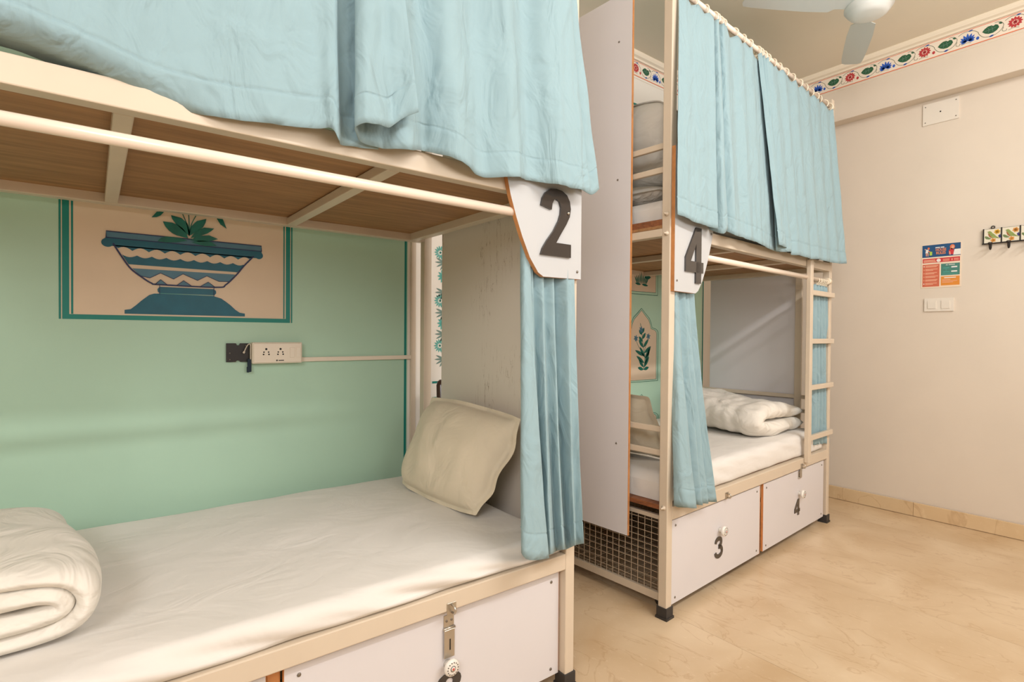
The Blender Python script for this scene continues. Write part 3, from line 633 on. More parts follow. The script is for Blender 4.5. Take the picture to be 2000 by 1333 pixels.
# ------------------------------------------------------------ curtains
def curtain(name, label, path, zt, zbf, ns, nt, loc, rot, cat='curtain', group=None, m='curtain', wr=.004, hem=.072, rings=None, rod=None, seed=0.0, curl=None, sc=True):
    """path(s, t) -> (x, y) in plan; zt(s), zbf(s) top and bottom heights"""
    P = []; ts = [i / nt for i in range(nt + 1)]
    zt0 = zt
    if rings and sc:
        rx_ = sorted(r[0] for r in rings)
        zt = lambda s: zt0(s) + .012 - .5 * min(.06, min(abs(path(s, 0)[0] - q) for q in rx_))
    for i in range(ns + 1):
        s = i / ns; row = []
        z1, z0 = zt(s), zbf(s); h = z1 - z0; th = 1 - hem / h
        tt = sorted(ts + [th - .004 / h, th, th + .004 / h])
        for t in tt:
            x, y = path(s, t)
            e = t ** 1.5
            y += wr * e * nz(x * 9, z1 - t * h * 1.0, 3.1, 4.0, seed) * 1.6 + wr * .5 * nz(x * 22, (z1 - t * h) * 9, 1.7, 1.0, seed + 4)
            x += wr * .5 * e * nz(x * 7, t * 5, 7.7, 1.0, seed + 9)
            if abs(t - th) < 1e-6: y += .0025
            z = z1 - t * h
            if curl and t > .93: y += curl(s) * ((t - .93) / .07) ** 2; z += curl(s) * .25 * ((t - .93) / .07) ** 2
            row.append(Vector((x, y, z)))
        P.append(row)
    b = MB(); b.grid(P, m)
    o = b.build(name, None, loc=loc, rotz=rot, recalc=False)
    md = o.modifiers.new('thickness', 'SOLIDIFY'); md.thickness = .0018; md.offset = 0
    tag(o, label, cat, group)
    if rings:
        for k, (rx, tilt) in enumerate(rings):
            rb = MB(); ry, rz, rr = rod
            ca, sa = math.cos(tilt), math.sin(tilt)
            rb.tube([(rx + sa * rr * math.cos(a), ry + ca * rr * math.cos(a), rz - .010 * rr / .024 + rr * math.sin(a)) for a in [2 * PI * q / 20 for q in range(20)]], .0032, 'ring', 6, closed=True)
            # eyelet
            rb.box(rx - .003, rx + .003, ry - .003, ry + .003, rz - .012 - rr * 1.35, rz - .007 - rr, 'ring')
            ro = rb.build('ring', o)
    return o
def lerp(a, b_, t): return a + (b_ - a) * t
def path_from(top, bot, ease=1.0):
    def f(s, t):
        a = cr(top, s); b_ = cr(bot, s); k = t ** ease
        return lerp(a[0], b_[0], k), lerp(a[1], b_[1], k)
    return f
def zcurve(pts):
    def f(s): return cr(pts, s)[0]
    return f
W0 = (0, 0, 0)
# near bunk, upper left curtain: wide and nearly flat, its right edge tucked under the other one
tl = [(-.62, 1.300), (-.50, 1.285), (-.38, 1.315), (-.24, 1.295), (-.10, 1.305), (.02, 1.30), (.12, 1.305), (.22, 1.30), (.32, 1.295), (.40, 1.29), (.435, 1.285), (.450, 1.295), (.462, 1.318), (.50, 1.31), (.54, 1.30)]
bl = [(-.62, 1.270), (-.50, 1.235), (-.38, 1.27), (-.24, 1.235), (-.10, 1.225), (.02, 1.240), (.12, 1.262), (.22, 1.258), (.32, 1.248), (.40, 1.242), (.430, 1.228), (.447, 1.226), (.466, 1.258), (.50, 1.268), (.56, 1.262)]
zl = zcurve([(1.70,), (1.68,), (1.69,), (1.675,), (1.668,), (1.648,), (1.636,), (1.636,), (1.644,), (1.652,), (1.655,), (1.632,), (1.634,), (1.640,), (1.645,)])
rod2 = (1.31, 2.64, .024)
curtain('curtain', 'nearly flat aqua curtain at the left of the near bunk upper berth', path_from(tl, [(x * 1.016, y * 1.016 + .008) for x, y in bl]), lambda s: 2.60, lambda s: 1.19 + (zl(s) - 1.19) * 1.02, 150, 46, W0, 0, curl=lambda s: .085 * max(0, min(1, (.50 - s) / .16)),
        group=None, rings=[(x, random.uniform(-.4, .4)) for x in (-.6, -.48, -.36, -.24, -.12, 0, .12, .24, .36, .46)], rod=rod2, seed=1.0)
# near bunk, upper right curtain with its free edge folded forward
tr = [(.560, 1.262), (.545, 1.256), (.525, 1.252), (.508, 1.262), (.500, 1.280), (.515, 1.305), (.56, 1.318), (.60, 1.275), (.66, 1.305), (.74, 1.278), (.84, 1.312), (.94, 1.280), (1.02, 1.312), (1.10, 1.272), (1.155, 1.268), (1.180, 1.285), (1.168, 1.322), (1.205, 1.312), (1.24, 1.318)]
br = [(.622, 1.165), (.590, 1.182), (.555, 1.190), (.515, 1.168), (.486, 1.172), (.476, 1.200), (.53, 1.252), (.62, 1.205), (.69, 1.255), (.76, 1.200), (.86, 1.245), (.95, 1.200), (1.03, 1.245), (1.11, 1.192), (1.20, 1.195), (1.252, 1.205), (1.240, 1.258), (1.295, 1.248), (1.330, 1.262)]
zr = zcurve([(1.722,), (1.705,), (1.676,), (1.668,), (1.664,), (1.655,), (1.645,), (1.642,), (1.668,), (1.645,), (1.630,), (1.636,), (1.648,), (1.640,), (1.640,), (1.646,), (1.660,), (1.650,), (1.674,)])
curtain('curtain', 'pale aqua curtain with a folded-over edge, hanging above the number 2 plate', path_from(tr, [(x * 1.02, min(y * 1.02 + .012, 1.292 if x < .93 else 1.276)) for x, y in br], 1.15), lambda s: 2.60, lambda s: 1.19 + (zr(s) - 1.19) * 1.025, 220, 50, W0, 0,
        rings=[(x, random.uniform(-.4, .4)) for x in (.52, .60, .70, .80, .90, 1.0, 1.08, 1.15, 1.2, 1.235)], rod=rod2, seed=5.0, wr=.006)
# near bunk, lower curtain drawn together behind the plate
def pleat(x0, x1, n, ya, yb, lead, jit=0.0, seed=1):
    out = list(lead); rn = random.Random(seed)
    for i in range(n + 1):
        u = i / n + (rn.uniform(-jit, jit) / n if 0 < i < n else 0)
        out.append((lerp(x0, x1, u), lerp(yb, ya, .15 * rn.random()) if i % 2 else lerp(ya, yb, .45 * rn.random())))
    return out
t2 = pleat(1.080, 1.262, 9, 1.350, 1.320, [(1.086, 1.318), (1.075, 1.316), (1.066, 1.318), (1.064, 1.330), (1.072, 1.345)], .5, 11)
b2 = pleat(1.120, 1.356, 9, 1.300, 1.235, [(1.190, 1.212), (1.140, 1.206), (1.095, 1.216), (1.074, 1.238), (1.090, 1.270)], .5, 11)
b2 = [(x * y / 1.33, y) for x, y in b2]
t2 = [(x, min(y, 1.300) if x > 1.225 else y) for x, y in t2]; b2 = [(x, min(y, 1.300) if x > 1.20 else y) for x, y in b2]
nb = len(b2)
z2 = zcurve([(1.19 - (1.19 - z) * b2[i][1] / 1.33,) for i, z in enumerate([.452, .458, .472, .498, .488] + [.464 + .003 * math.sin(i * 1.9) for i in range(nb - 5)])])
curtain('curtain', 'pale aqua curtain gathered into pleats below the number 2 plate of the near bunk', path_from(t2, b2, 1.35), lambda s: 1.535, z2, 260, 40, W0, 0,
        rings=[(1.08 + i * .022, random.uniform(-.3, .3)) for i in range(8)], rod=(1.312, 1.565, .0165), seed=9.0, wr=.003)
B4 = (OX, OY, 0)
rod4 = (.002, 2.64, .024)
# far bunk, upper curtains
ta = [(.028, -.010), (.07, -.022), (.13, -.018), (.19, -.024), (.25, -.022), (.285, -.026), (.300, .004), (.315, -.028), (.345, -.018), (.358, -.002), (.372, -.024), (.42, -.020), (.48, -.008), (.54, -.022), (.60, -.014), (.66, -.022), (.70, -.010), (.78, -.004), (.90, .014)]
ba = [(-.030, -.052), (.03, -.062), (.09, -.058), (.15, -.064), (.21, -.062), (.255, -.072), (.276, -.020), (.295, -.078), (.345, -.072), (.36, -.050), (.40, -.085), (.46, -.066), (.52, -.050), (.58, -.066), (.64, -.056), (.70, -.064), (.75, -.056), (.84, -.050), (1.02, -.022)]
za = zcurve([(1.680,), (1.672,), (1.664,), (1.662,), (1.660,), (1.656,), (1.666,), (1.640,), (1.676,), (1.668,), (1.645,), (1.650,), (1.656,), (1.646,), (1.650,), (1.640,), (1.640,), (1.634,), (1.640,)])
curtain('curtain', 'pale aqua curtain hanging above the number 4 plate on the far bunk', path_from(ta, ba), lambda s: 2.60, za, 230, 44, B4, THETA,
        rings=[(x, random.uniform(-.5, .5)) for x in (.05, .161, .254, .330, .352, .378, .405, .519, .607, .672)], rod=rod4, seed=14.0)
tb_ = [(.745, -.012), (.76, -.026), (.775, -.010), (.79, -.028), (.805, -.008), (.83, -.030), (.855, -.010), (.90, -.022), (.98, -.016), (1.04, -.028), (1.10, -.014), (1.18, -.024), (1.26, -.016), (1.34, -.026), (1.42, -.014), (1.50, -.026), (1.58, -.014), (1.64, -.026), (1.70, -.012), (1.76, -.026), (1.80, .010)]
bb_ = [(.850, -.085), (.88, -.095), (.92, -.090), (.94, -.075), (.89, -.060), (.94, -.048), (.99, -.060), (1.04, -.070), (1.09, -.054), (1.15, -.072), (1.22, -.050), (1.29, -.070), (1.36, -.052), (1.43, -.072), (1.50, -.054), (1.58, -.074), (1.66, -.052), (1.72, -.076), (1.80, -.062), (1.85, -.085), (1.905, -.055)]
zb_ = zcurve([(1.655,), (1.650,), (1.648,), (1.646,), (1.636,), (1.634,), (1.636,), (1.640,), (1.632,), (1.634,), (1.640,), (1.634,), (1.636,), (1.640,), (1.644,), (1.640,), (1.646,), (1.642,), (1.648,), (1.652,), (1.660,)])
curtain('curtain', 'pale aqua curtain above the ladder of the far bunk, next to the right wall', path_from(tb_, bb_), lambda s: 2.60, zb_, 260, 44, B4, THETA,
        rings=[(x, random.uniform(-.5, .5)) for x in (.761, .796, .831, .872, .952, 1.016, 1.095, 1.19, 1.29, 1.379, 1.464, 1.535, 1.601, 1.685, 1.76)], rod=rod4, seed=19.0)
# far bunk, lower curtain at the near post
t4 = pleat(.055, .200, 7, .042, .012, [(.060, .008), (.055, .008), (.050, .014), (.050, .030)], .6, 5)
b4 = pleat(.030, .285, 7, -.018, -.070, [(.078, -.088), (.050, -.085), (.012, -.066), (.006, -.030)], .6, 5)
z4 = zcurve([(.478,), (.482,), (.492,), (.492,)] + [(.478 - .003 * i,) for i in range(len(b4) - 4)])
curtain('curtain', 'pale aqua curtain gathered below the number 4 plate beside the near post', path_from(t4, b4, 1.35), lambda s: 1.505, z4, 200, 40, B4, THETA,
        rings=[(.055 + i * .024, random.uniform(-.3, .3)) for i in range(7)], rod=(.004, 1.543, .0165), seed=23.0, wr=.003)
t5 = pleat(1.60, 1.80, 9, .030, .002, [(1.585, .02)]); b5 = pleat(1.62, 1.875, 9, .045, .000, [(1.60, .025)])
curtain('curtain', 'pale aqua curtain bunched behind the ladder of the far bunk', path_from(t5, b5, .9), lambda s: 1.505, lambda s: .525 - .02 * s, 150, 30, B4, THETA,
        rings=[(1.62 + i * .026, random.uniform(-.3, .3)) for i in range(7)], rod=(.004, 1.543, .0165), seed=28.0, wr=.003)

# ------------------------------------------------------------ mattresses, pillows, duvets
def mattress(name, label, x0, x1, y0, y1, z0, z1, loc, rot, r=.035, seed=0.0, wob=.004, nx=110):
    prof = []
    def arc(cy, cz, a0, a1, n=6): return [(cy + r * math.cos(a0 + (a1 - a0) * i / n), cz + r * math.sin(a0 + (a1 - a0) * i / n)) for i in range(n + 1)]
    ny = 26; rb = .012
    prof += [(y0 + .02, z0), (y0 + .006, z0 + .002), (y0, z0 + .012)]
    prof += [(y0, lerp(z0 + .012, z1 - r, k / 4)) for k in range(1, 4)]
    prof += arc(y0 + r, z1 - r, PI, PI / 2)
    prof += [(lerp(y0 + r, y1 - r, k / ny), z1) for k in range(1, ny)]
    prof += arc(y1 - r, z1 - r, PI / 2, 0)
    prof += [(y1, z0 + .012), (y1 - .02, z0)]
    rows = []
    for i in range(nx + 1):
        # squash rounding at both ends
        u = i / nx; x = lerp(x0, x1, u); dx = min(x - x0, x1 - x); k = 1.0
        sh = 0.0
        if dx < r: sh = r - math.sqrt(max(0, r * r - (r - dx) ** 2))
        row = []
        for (y, z) in prof:
            q = (z - z0) / (z1 - z0)
            zz = z - sh * q
            yc = (y0 + y1) / 2; yy = yc + (y - yc) * (1 - sh * .25)
            fr = max(0, 1 - (y - y0) / .16) if y < y0 + .16 else 0
            zz += q * (wob * .5 * nz(x * 2.2, y * 5, .3, 1, seed) + wob * .35 * nz(x * 5 - y * 6, y * 3, 2.2, 1, seed + 3))
            d = fr * wob * 1.6 * nz(x * 7 + z * 26, z * 12, 1.1, 1, seed + 7)
            yy -= d * (1 if q > .05 else .4); zz += fr * q * d * .7
            if q < .2: zz += .004 * nz(x * 6, 0, 0, 1, seed + 12) * (1 if y < yc else 0) + .002
            row.append(Vector((x, yy, zz)))
        rows.append(row)
    b = MB(); V = b.grid(rows, 'sheet', wrap=True)
    for rg in (V[0], V[-1]):
        f = b.bm.faces.new(rg); f.material_index = 0
    o = b.build(name, None, loc=loc, rotz=rot)
    return tag(o, label, 'mattress')
mattress('mattress', 'thin white sheeted mattress on the lower berth of the near bunk', -.52, 1.238, 1.316, 2.325, .4585, .528, W0, 0, r=.034, seed=2.0, wob=.011, nx=190)
mattress('mattress', 'thick white sheeted mattress on the lower berth of the number 4 bunk', .045, 1.80, .020, .985, .4745, .598, B4, THETA, r=.045, seed=6.0, wob=.006)
mattress('mattress', 'white sheeted mattress on the upper berth of the number 4 bunk', .045, 1.80, .045, .985, 1.680, 1.780, B4, THETA, r=.04, seed=8.0)

def cushion(name, label, cor, T, flange, loc, rot, n=30, seed=0.0, m='pillow', back=.75, sag=0.0, pw=2.6, wr=.006, cat='pillow', pinch=.045, rnd=.0):
    c00, c10, c11, c01 = [Vector(c) for c in cor]
    nrm = (c10 - c00).cross(c01 - c00).normalized()
    us = [-flange] + [i / n for i in range(n + 1)] + [1 + flange]
    def pt(u, v, side):
        uu, vv = min(max(u, 0), 1), min(max(v, 0), 1)
        a = abs(2 * uu - 1); c = abs(2 * vv - 1)
        h = ((1 - a ** pw) * (1 - c ** pw))
        h = max(h, 0) ** .5
        pin = .035 * ((1 - a * a) * (c ** 4) + (1 - c * c) * (a ** 4))
        u2 = u + (.5 - u) * pinch * (1 - (2 * vv - 1) ** 2) * abs(2 * uu - 1) ** 3 ; v2 = v + (.5 - v) * pinch * (1 - (2 * uu - 1) ** 2) * abs(2 * vv - 1) ** 3
        p = c00 * (1 - u2) * (1 - v2) + c10 * u2 * (1 - v2) + c11 * u2 * v2 + c01 * (1 - u2) * v2
        if rnd:
            ctr = (c00 + c10 + c11 + c01) / 4; p = ctr + (p - ctr) * (1 - rnd * (a * c) ** 3)
        wv = wr * (nz(uu * 4, vv * 4, side, 1, seed) + .6 * nz(uu * 10, vv * 3, side, 1, seed + 3) * (.4 + a))
        hh = T * h * (1 if side > 0 else -back) + wv * h + wr * 1.2 * nz(u * 5, v * 5, 0, 1, seed + 8) * (1 - h)
        return p + nrm * hh
    b = MB()
    for side in (1, -1):
        V = b.grid([[pt(u, v, side) for v in us] for u in us], m)
    bmesh.ops.remove_doubles(b.bm, verts=b.bm.verts, dist=.0006)
    o = b.build(name, None, loc=loc, rotz=rot)
    md = o.modifiers.new('smooth', 'SUBSURF'); md.levels = 1; md.render_levels = 1
    return tag(o, label, cat)
# near bunk pillow, leaning on the end panel
cushion('pillow', 'off white pillow leaning against the grey end panel on the near bunk', [(1.055, 2.140, .543), (1.082, 1.590, .543), (1.212, 1.500, .885), (1.200, 2.130, .905)], .100, .032, W0, 0, seed=1.5, wr=.015, pw=2.3, pinch=-.015, rnd=.05)
# far bunk pillows, near end
cushion('pillow', 'white pillow propped behind the lower guard rails of the number 4 bunk', [(.270, .16, .614), (.270, .66, .614), (.125, .72, .93), (.125, .20, .90)], -.085, .05, B4, THETA, seed=3.5)
cushion('pillow', 'white pillow leaning upright behind the upper guard rails of the number 4 bunk', [(.300, .10, 1.905), (.300, .50, 1.905), (.135, .50, 2.26), (.135, .06, 2.24)], -.10, .02, B4, THETA, seed=6.5, m='duvet', pinch=-.05, rnd=.2, wr=.014)
cushion('pillow', 'white pillow lying flat under the upright one on the upper berth', [(.08, .10, 1.835), (.50, .10, 1.835), (.50, .75, 1.835), (.08, .75, 1.835)], .062, .03, B4, THETA, seed=8.5, back=.7, m='duvet', pinch=0, rnd=.08, wr=.012)

def roll_duvet(name, label, layers, y0, y1, loc, rot, ny=46, th=.021, seed=0.0, taper=None, wr=.008, swirl=None):
    """folded duvet: one long padded sheet whose zigzag/spiral cross-section (x, z) runs along y"""
    n = 120; cs = [cr(layers, i / n) for i in range(n + 1)]
    P = []
    for j in range(ny + 1):
        v = j / ny; e = min(v, 1 - v) * (y1 - y0)
        k = min(1.0, e / .05); th_j = th * math.sqrt(max(.02, 1 - (1 - k) ** 2))
        out, inn = [], []
        kx, kz, ox, oz = taper(v) if taper else (1, 1, 0, 0)
        for i in range(n + 1):
            a = cs[max(i - 1, 0)]; c = cs[min(i + 1, n)]; dx, dz = c[0] - a[0], c[1] - a[1]; l = math.hypot(dx, dz) or 1
            nx_, nz2 = -dz / l, dx / l
            ee = min(i, n - i) / n * 12; te = th_j * (math.sqrt(max(.05, 1 - (1 - min(1, ee)) ** 2)))
            fl = 1 + .18 * nz(i * .12, v * 5, 0, 1, seed)
            x, z = cs[i][0] * kx + ox, cs[i][1] * kz + oz
            y = lerp(y0, y1, v) + .018 * nz(i * .07, 0, v * 2, 1, seed + 5)
            w1 = wr * (nz(x * 9, y * 5, z * 9, 1, seed) + .7 * nz(x * 5 + y * 7, y * 16, z * 5, 1, seed + 2))
            out.append(Vector((x + nx_ * (te * fl + w1 * .7), y, z + nz2 * (te * fl + w1 * .7)))); inn.append(Vector((x - nx_ * te * fl, y, z - nz2 * te * fl)))
        P.append(out + inn[::-1])
    b = MB(); V = b.grid(P, 'duvet', wrap=True)
    for row in (V[0], V[-1]):
        for i in range(n):
            f = b.bm.faces.new((row[i], row[i + 1], row[2 * n + 1 - i - 1], row[2 * n + 1 - i])); f.smooth = True
    o = b.build(name, None, loc=loc, rotz=rot)
    md = o.modifiers.new('smooth', 'SUBSURF'); md.levels = 1; md.render_levels = 1
    return tag(o, label, 'duvet')
# near bunk duvet: flattened spiral, right bend towards the middle of the bed
lay2 = [(-.52, .012), (-.36, .014), (-.20, .016), (-.10, .022), (-.045, .052), (-.046, .092), (-.10, .118), (-.20, .124), (-.34, .124), (-.50, .118)]
sp2 = [(-.54, .024), (-.38, .024), (-.22, .024), (-.11, .026), (-.050, .042), (-.024, .076), (-.032, .114), (-.068, .140), (-.15, .152), (-.30, .158), (-.46, .158), (-.56, .142), (-.60, .110), (-.57, .082), (-.46, .074), (-.32, .068), (-.17, .064), (-.082, .070), (-.064, .092), (-.096, .112), (-.22, .118), (-.34, .118), (-.46, .118)]
roll_duvet('duvet', 'white duvet rolled up in thick folds at the left end of the near mattress', sp2, 1.455, 2.12, (0.012, 0, .5285), 0, th=.0225, seed=3.0, wr=.013,
           taper=lambda v: (1, 1.0 - .10 * v, -.055 * v + .02 * math.sin(v * 5), 0))
# far bunk duvet: folded in half, the bend towards the camera
sp4 = [(1.70, .038), (1.56, .036), (1.40, .036), (1.26, .040), (1.16, .052), (1.122, .086), (1.134, .118), (1.19, .134), (1.29, .138), (1.42, .134), (1.56, .122), (1.69, .112)]
roll_duvet('duvet', 'white duvet folded in half at the ladder end of the number 4 bunk', sp4, .10, .70, (OX, OY, .607), THETA, th=.043, seed=12.0, wr=.022,
           taper=lambda v: (1 - .10 * v, 1.0 + .62 * max(0, v - .35) * (1 if v < .8 else 1), .11 * v + .16 * v * v, 0))
# ------------------------------------------------------------ switchboard, trunking
sb = thing('switchboard', 'ivory socket box with two sockets and two switches on the green wall', 'socket', (.613, YB, 1.062))
b = MB(); b.box(-.098, .100, -.045, -.002, 0, .088, 'plastic', .004); body = b.build('box', sb)
b = MB(); b.box(-.094, .096, -.049, -.044, .004, .084, 'plastic', .0025); cov = b.build('cover', sb)
for cx in (-.046, .010):
    b = MB()
    for dx, dz, r in ((0, .060, .0044), (-.009, .0475, .0031), (.009, .0475, .0031), (-.0105, .038, .0033), (.0105, .038, .0033)):
        b.lathe([(.0003, 0), (r, 0), (r, -.0006), (.0003, -.0006)], (cx + dx, -.0489, dz), 'Y', 'socket', 10)
    b.build('socket_holes', cov)
for cx in (.057, .082):
    b = MB(); b.box(cx - .0095, cx + .0095, -.052, -.0488, .024, .066, 'plastic', .0012); b.build('switch', sb)
b = MB(); b.lathe([(.0003, 0), (.0035, 0), (.0035, -.0004), (.0003, -.0004)], (-.004, -.0489, .0125), 'Y', 'rubber', 10); b.box(.002, .024, -.0494, -.0489, .0105, .0142, 'rubber'); b.build('printed_mark', cov)
bp = thing('back_plate', 'black backing plate left of the ivory socket box', 'plate', (.468, YB, 1.070))
o8 = [(-.043, 0), (-.008, 0), (-.004, .006), (.004, .006), (.008, 0), (.043, 0), (.043, .076), (.008, .076), (.004, .068), (-.004, .068), (-.008, .076), (-.043, .076)]
b = MB(); b.prism(o8, lambda u, v, d: (u, -d, v), .0065, .012, 'bakelite'); b.build('plate', bp)
for q in ((-.030, .01), (.030, .066), (-.03, .036)):
    b = MB(); b.lathe([(.0003, 0), (.003, 0), (.002, -.001), (.0003, -.001)], (q[0], -.012, q[1]), 'Y', 'screw', 8); b.build('screw', bp)
ln = thing('lanyard', 'white cord and dark strap hanging between black plate and socket box', 'cord', (.508, YB - .02, 1.03))
b = MB(); b.tube([cr([(-.020, -.002, .079), (-.012, -.006, .100), (-.004, -.010, .113), (.003, -.010, .108), (.003, -.008, .080), (.004, -.006, .050)], i / 20) for i in range(21)], .0019, 'cord', 8)
b.tube([(-.022, -.002, .075), (-.018, -.002, .083)], .0042, 'cord', 8); b.build('cord', ln)
b = MB(); b.box(-.007, .008, -.006, .002, -.002, .052, 'lanyard', .002); b.box(-.010, .000, -.007, -.001, -.004, .020, 'lanyard', .002); b.build('strap', ln)
ct = thing('cable_trunking', 'cream cable trunking running from the socket box to a vertical run by the post', 'trunking', (1.259, YB, .10))
b = MB(); b.box(-.0125, .0125, -.016, -.002, 0, 2.60, 'frame', .0015); b.build('vertical_channel', ct)
b = MB(); b.box(-.544, -.0125, -.015, -.002, .965, .984, 'plastic', .0015); b.build('horizontal_channel', ct)

# dark chair standing between the bunks
ch = thing('chair', 'dark brown chair with rounded back posts standing between the two bunks', 'chair', (1.545, 2.115, 0))
for sx_ in (-1, 1):
    b = MB(); b.tube([(sx_ * .20, .17, 0), (sx_ * .20, .16, .45), (sx_ * .20, .175, .70), (sx_ * .20, .185, .940), (sx_ * .20, .187, .958), (sx_ * .20, .188, .967)], [.020, .022, .022, .023, .017, .006], 'dark_wood', 14); b.build('back_post', ch)
    b = MB(); b.tube([(sx_ * .20, -.19, 0), (sx_ * .20, -.18, .43)], [.017, .021], 'dark_wood', 14); b.build('leg', ch)
b = MB(); b.box(-.215, .215, -.205, .15, .43, .465, 'dark_wood', .012, 3); b.build('seat', ch)
for z in (.62, .74, .86):
    b = MB(); b.box(-.19, .19, .165, .185, z - .03, z + .03, 'dark_wood', .005); b.build('back_slat', ch)

# ------------------------------------------------------------ right wall fittings
fr_ = lambda u, v, d: (-d, -u, v)   # local: wall plane at x = 0, u to the viewer's right
ps = thing('poster', 'house rules poster in blue, red and orange on the right wall', 'poster', (XR, 1.0735, 1.520))
b = MB(); b.prism(rect(-.104, .104, -.004, .280), fr_, .0005, .0022, 'paper'); sheet_ = b.build('paper_sheet', ps)
def pp(name, polys, lay=0):
    b = MB()
    for pl, mm in polys: b.prism(pl, fr_, .0022, .0026 + lay * .0003, mm)
    return b.build(name, sheet_)
pp('blue_header', [(rect(-.1, .1, .196, .276), 'po_blue')])
pp('white_table', [([(.062, .200), (.100, .200), (.1, .236), (.069, .236)], 'po_white')], 2)
pp('drawn_woman', [([(.040, .205), (.064, .203), (.066, .232), (.054, .240), (.040, .232)], 'po_red'), (disc(.058, .252, .013, .016), 'po_hair'), ([(.046, .236), (.062, .236), (.063, .243), (.047, .243)], 'po_hair')], 3)
pp('drawn_face', [(disc(.060, .250, .0065, .0095), 'po_skin'), ([(.044, .203), (.050, .203), (.047, .224), (.042, .224)], 'po_skin')], 5)
pp('drawn_guest', [([(-.083, .224), (-.070, .222), (-.066, .246), (-.080, .248)], 'po_white'), ([(-.080, .204), (-.076, .204), (-.074, .225), (-.081, .225)], 'po_skin'), ([(-.071, .203), (-.067, .203), (-.066, .224), (-.072, .224)], 'po_skin'),
                   (disc(-.066, .254, .006, .0075), 'po_hair'), ([(-.088, .250), (-.080, .246), (-.079, .250), (-.086, .254)], 'po_skin'), ([(-.068, .232), (-.058, .228), (-.056, .234), (-.066, .240)], 'po_hair')], 3)
pp('drawn_bag', [(rect(-.060, -.047, .208, .232), 'po_lime')], 4)
pp('heading_bar', [(rect(-.030, -.006, .2525, .2585), 'po_white'), (rect(-.002, .016, .2525, .2585), 'po_white')], 3)
pp('red_banner', [(rect(-.097, .097, .160, .187), 'po_red')])
pp('white_emblem', [(disc(-.012, .1725, .0115, .0105, 16), 'po_white')], 3)
pp('banner_text_line', [(rect(-.092, -.026, .164, .170), 'po_line'), (rect(-.092, -.030, .173, .179), 'po_line'), (rect(.010, .044, .166, .170), 'po_line'), (rect(.010, .044, .174, .178), 'po_line'), (rect(.054, .060, .166, .178), 'po_line'), (rect(.066, .092, .166, .170), 'po_line'), (rect(.066, .092, .174, .178), 'po_line')], 2)
pp('coral_box', [(rect(-.097, -.007, .004, .150), 'po_coral')])
for i in range(6):
    zz = .132 - i * .0228
    pp('rule_text_line', [(rect(-.082, -.014 - (i % 3) * .003, zz + .006, zz + .0105), 'po_line'), (rect(-.082, -.022 - (i * 7 % 4) * .006, zz - .001, zz + .0035), 'po_line'), (disc(-.089, zz + .005, .0032, .0036, 8), 'po_white' if i in (0, 5) else 'po_line')], 2)
pp('teal_box', [(rect(.001, .097, .073, .148), 'po_teal')])
pp('timing_pill', [(rect(.054, .084, .120, .128), 'po_white'), (rect(.054, .084, .092, .100), 'po_white'), (rect(.058, .080, .1165, .120), 'steel_blue')], 2)
pp('timing_text_line', [(rect(.012, .044, .118, .1215), 'flower_teal'), (rect(.027, .0285, .100, .115), 'flower_teal'), (rect(.012, .046, .092, .0955), 'flower_teal'), (rect(.008, .086, .080, .0825), 'flower_teal')], 2)
pp('orange_box', [(rect(.001, .097, .008, .066), 'po_orange')])
pp('note_text_line', [(rect(.018, .078, .054, .0595), 'po_white'), (rect(.008, .050, .042, .046), 'po_line'), (rect(.008, .085, .034, .0375), 'po_line'), (rect(.008, .064, .026, .0295), 'po_line')], 2)
def text(name, body, size, u, z, m, parent, sx_=1.0, depth=.0004, off=.0034):
    cu = bpy.data.curves.new(name, 'FONT'); cu.body = body; cu.size = size; cu.align_x = 'CENTER'; cu.extrude = depth; cu.offset = size * .02
    t = bpy.data.objects.new(name, cu); COL.objects.link(t)
    dg = bpy.context.evaluated_depsgraph_get(); me = bpy.data.meshes.new_from_object(t.evaluated_get(dg))
    bpy.data.objects.remove(t); me.materials.clear(); me.materials.append(M[m])
    me.transform(Matrix(((0, 0, -1, -off), (-sx_, 0, 0, -u), (0, 1, 0, z), (0, 0, 0, 1))))
    o = bpy.data.objects.new(name, me); COL.objects.link(o); o.parent = parent; return o
text('lettering', 'HOUSE', .024, -.001, .2325, 'po_text', sheet_, .72); text('lettering', 'RULES', .024, -.001, .2120, 'po_text', sheet_, .76)
text('lettering', 'AC TIMINGS', .0098, .049, .136, 'po_white', sheet_, .85)

sw = thing('light_switch', 'white two-gang switch plate on the right wall just below the poster', 'switch', (XR, 1.080, 1.362))
b = MB(); b.prism(rect(-.077, .077, 0, .085), fr_, .0005, .009, 'plastic_w'); b.build('cover', sw)
for u in (-.036, .036):
    b = MB(); b.prism(rect(u - .022, u + .022, .018, .067), fr_, .009, .0125, 'plastic_w'); b.build('rocker', sw)
bk = thing('blank_plate', 'white blank cover plate high on the right wall under the beam', 'plate', (XR, 1.088, 2.583))
b = MB(); b.prism(rect(-.094, .094, 0, .138), fr_, .0005, .007, 'plastic_w'); cv = b.build('cover', bk)
b = MB(); b.prism(disc(0, .070, .0045, .0045, 10), fr_, .007, .0076, 'socket'); b.build('cable_hole', bk)
for u, z in ((-.08, .018), (.08, .018), (-.08, .12), (.08, .12)):
    b = MB(); b.prism(disc(u, z, .0035, .0035, 8), fr_, .007, .0082, 'screw'); b.build('screw', bk)

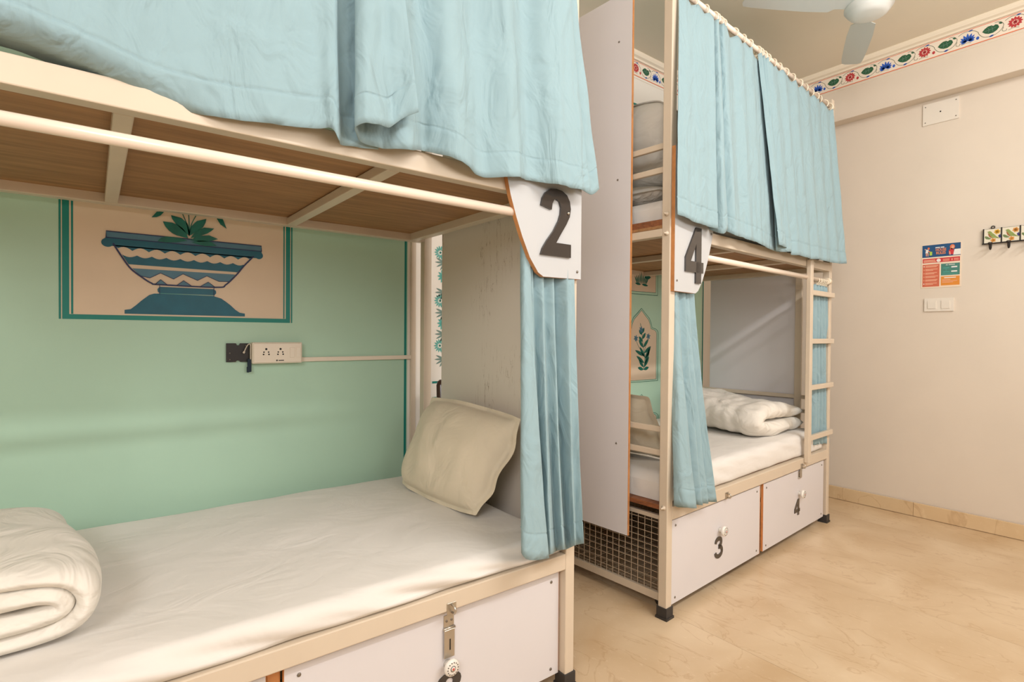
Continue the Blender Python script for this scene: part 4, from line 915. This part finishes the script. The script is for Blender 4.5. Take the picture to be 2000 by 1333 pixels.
hk = thing('hook_rail', 'black iron coat hook rail with bird tiles on the right wall', 'coat rack', (XR, .862, 1.770))
tw = .0835
b = MB(); b.box(-.016, -.006, -4 * tw - .006, .006, -.006, 0, 'iron')
for k in range(5): b.box(-.016, -.006, -k * tw - .0025, -k * tw + .0025, 0, .088, 'iron')
b.box(-.008, -.001, -4 * tw, 0, -.004, .086, 'iron'); b.build('iron_frame', hk)
for k in range(4):
    u0 = k * tw
    b = MB(); b.prism(rect(u0 + .0032, u0 + tw - .0032, .001, .084), fr_, .008, .013, 'ceramic'); tl_ = b.build('tile', hk)
    def tp(name, polys, lay=0):
        b = MB()
        for pl, mm in polys: b.prism([(u0 + x * tw, z * .085) for x, z in pl], fr_, .013, .0134 + lay * .0003, mm)
        return b.build(name, tl_)
    tp('painted_leaf', [([(.07, .42), (.10, .52), (.22, .48), (.36, .36), (.46, .28), (.30, .26), (.16, .30)], 'bird_leaf')])
    tp('painted_bird', [([(.20, .80), (.28, .84), (.36, .86), (.44, .80), (.50, .70), (.62, .58), (.72, .44), (.92, .28), (.78, .30), (.62, .34), (.50, .34), (.40, .40), (.32, .52), (.28, .66), (.26, .76)], 'bird')], 1)
    tp('painted_breast', [([(.26, .70), (.34, .62), (.40, .48), (.50, .36), (.42, .36), (.33, .46), (.28, .58)], 'bird_breast')], 3)
    tp('painted_flower', [(petal(.76, .76, a * PI / 3 + .2, .19, .13), 'tile_yellow' if k == 0 else 'tile_orange') for a in range(6)], 1)
    tp('painted_flower', [(petal(.55, .18, a * PI / 2.5 + .6, .17, .12), 'tile_orange') for a in range(5)], 1)
    tp('painted_bluebell', [([(.82, .48), (.94, .58), (.97, .34), (.90, .30), (.84, .40)], 'tile_blue')], 2)
    b = MB(); uc = u0 + tw * .46
    b.tube([cr([(-.016, -uc, .004), (-.020, -uc, -.012), (-.028, -uc, -.034), (-.044, -uc, -.042), (-.058, -uc, -.030), (-.060, -uc, -.016)], i / 16) for i in range(17)], .0042, 'iron', 8)
    b.lathe([(.0005, -.006), (.009, -.004), (.011, .002), (.007, .008), (.0005, .010)], (-.060, -uc, -.010), 'Z', 'iron', 12); b.build('hook', hk)
for k in (0, 2):
    b = MB(); b.tube([(-.010, -(k + .52) * tw + .008 * math.cos(a), .094 + .008 * math.sin(a)) for a in [2 * PI * q / 12 for q in range(12)]], .0028, 'iron', 6, closed=True); b.build('hanging_eye', hk)

# ------------------------------------------------------------ ceiling fan
fan = thing('ceiling_fan', 'white three-bladed ceiling fan hanging over the open floor', 'fan', (3.085, 1.075, ZC))
b = MB(); b.lathe([(.001, 0), (.07, 0), (.066, -.03), (.03, -.06), (.001, -.062)], (0, 0, 0), 'Z', 'fan', 28); b.build('canopy', fan)
b = MB(); b.tube([(0, 0, -.05), (0, 0, -.22)], .0125, 'fan', 14); b.build('down_rod', fan)
b = MB(); b.lathe([(.001, -.19), (.035, -.19), (.042, -.215), (.085, -.225), (.098, -.245), (.103, -.262), (.108, -.270), (.108, -.278), (.102, -.281), (.102, -.286), (.096, -.289), (.096, -.296), (.088, -.300), (.084, -.310), (.06, -.320), (.001, -.325)], (0, 0, 0), 'Z', 'fan', 40); b.build('motor_housing', fan)
for k, a in enumerate((147, 27, 267)):
    a = math.radians(a); b = MB()
    prof = [(.085, .030), (.16, .034), (.18, .056), (.30, .062), (.45, .060), (.58, .056), (.632, .050), (.645, .030)]
    up = []; dn = []
    outl = [(r, h) for r, h in prof] + [(r, -h) for r, h in prof[::-1]]
    def fm(u, v, d):
        z = -.268 + v * .16 + d
        return (u * math.cos(a) - v * math.sin(a), u * math.sin(a) + v * math.cos(a), z)
    b.prism(outl, fm, -.0012, .0012, 'fan_blade'); b.build('blade', fan)
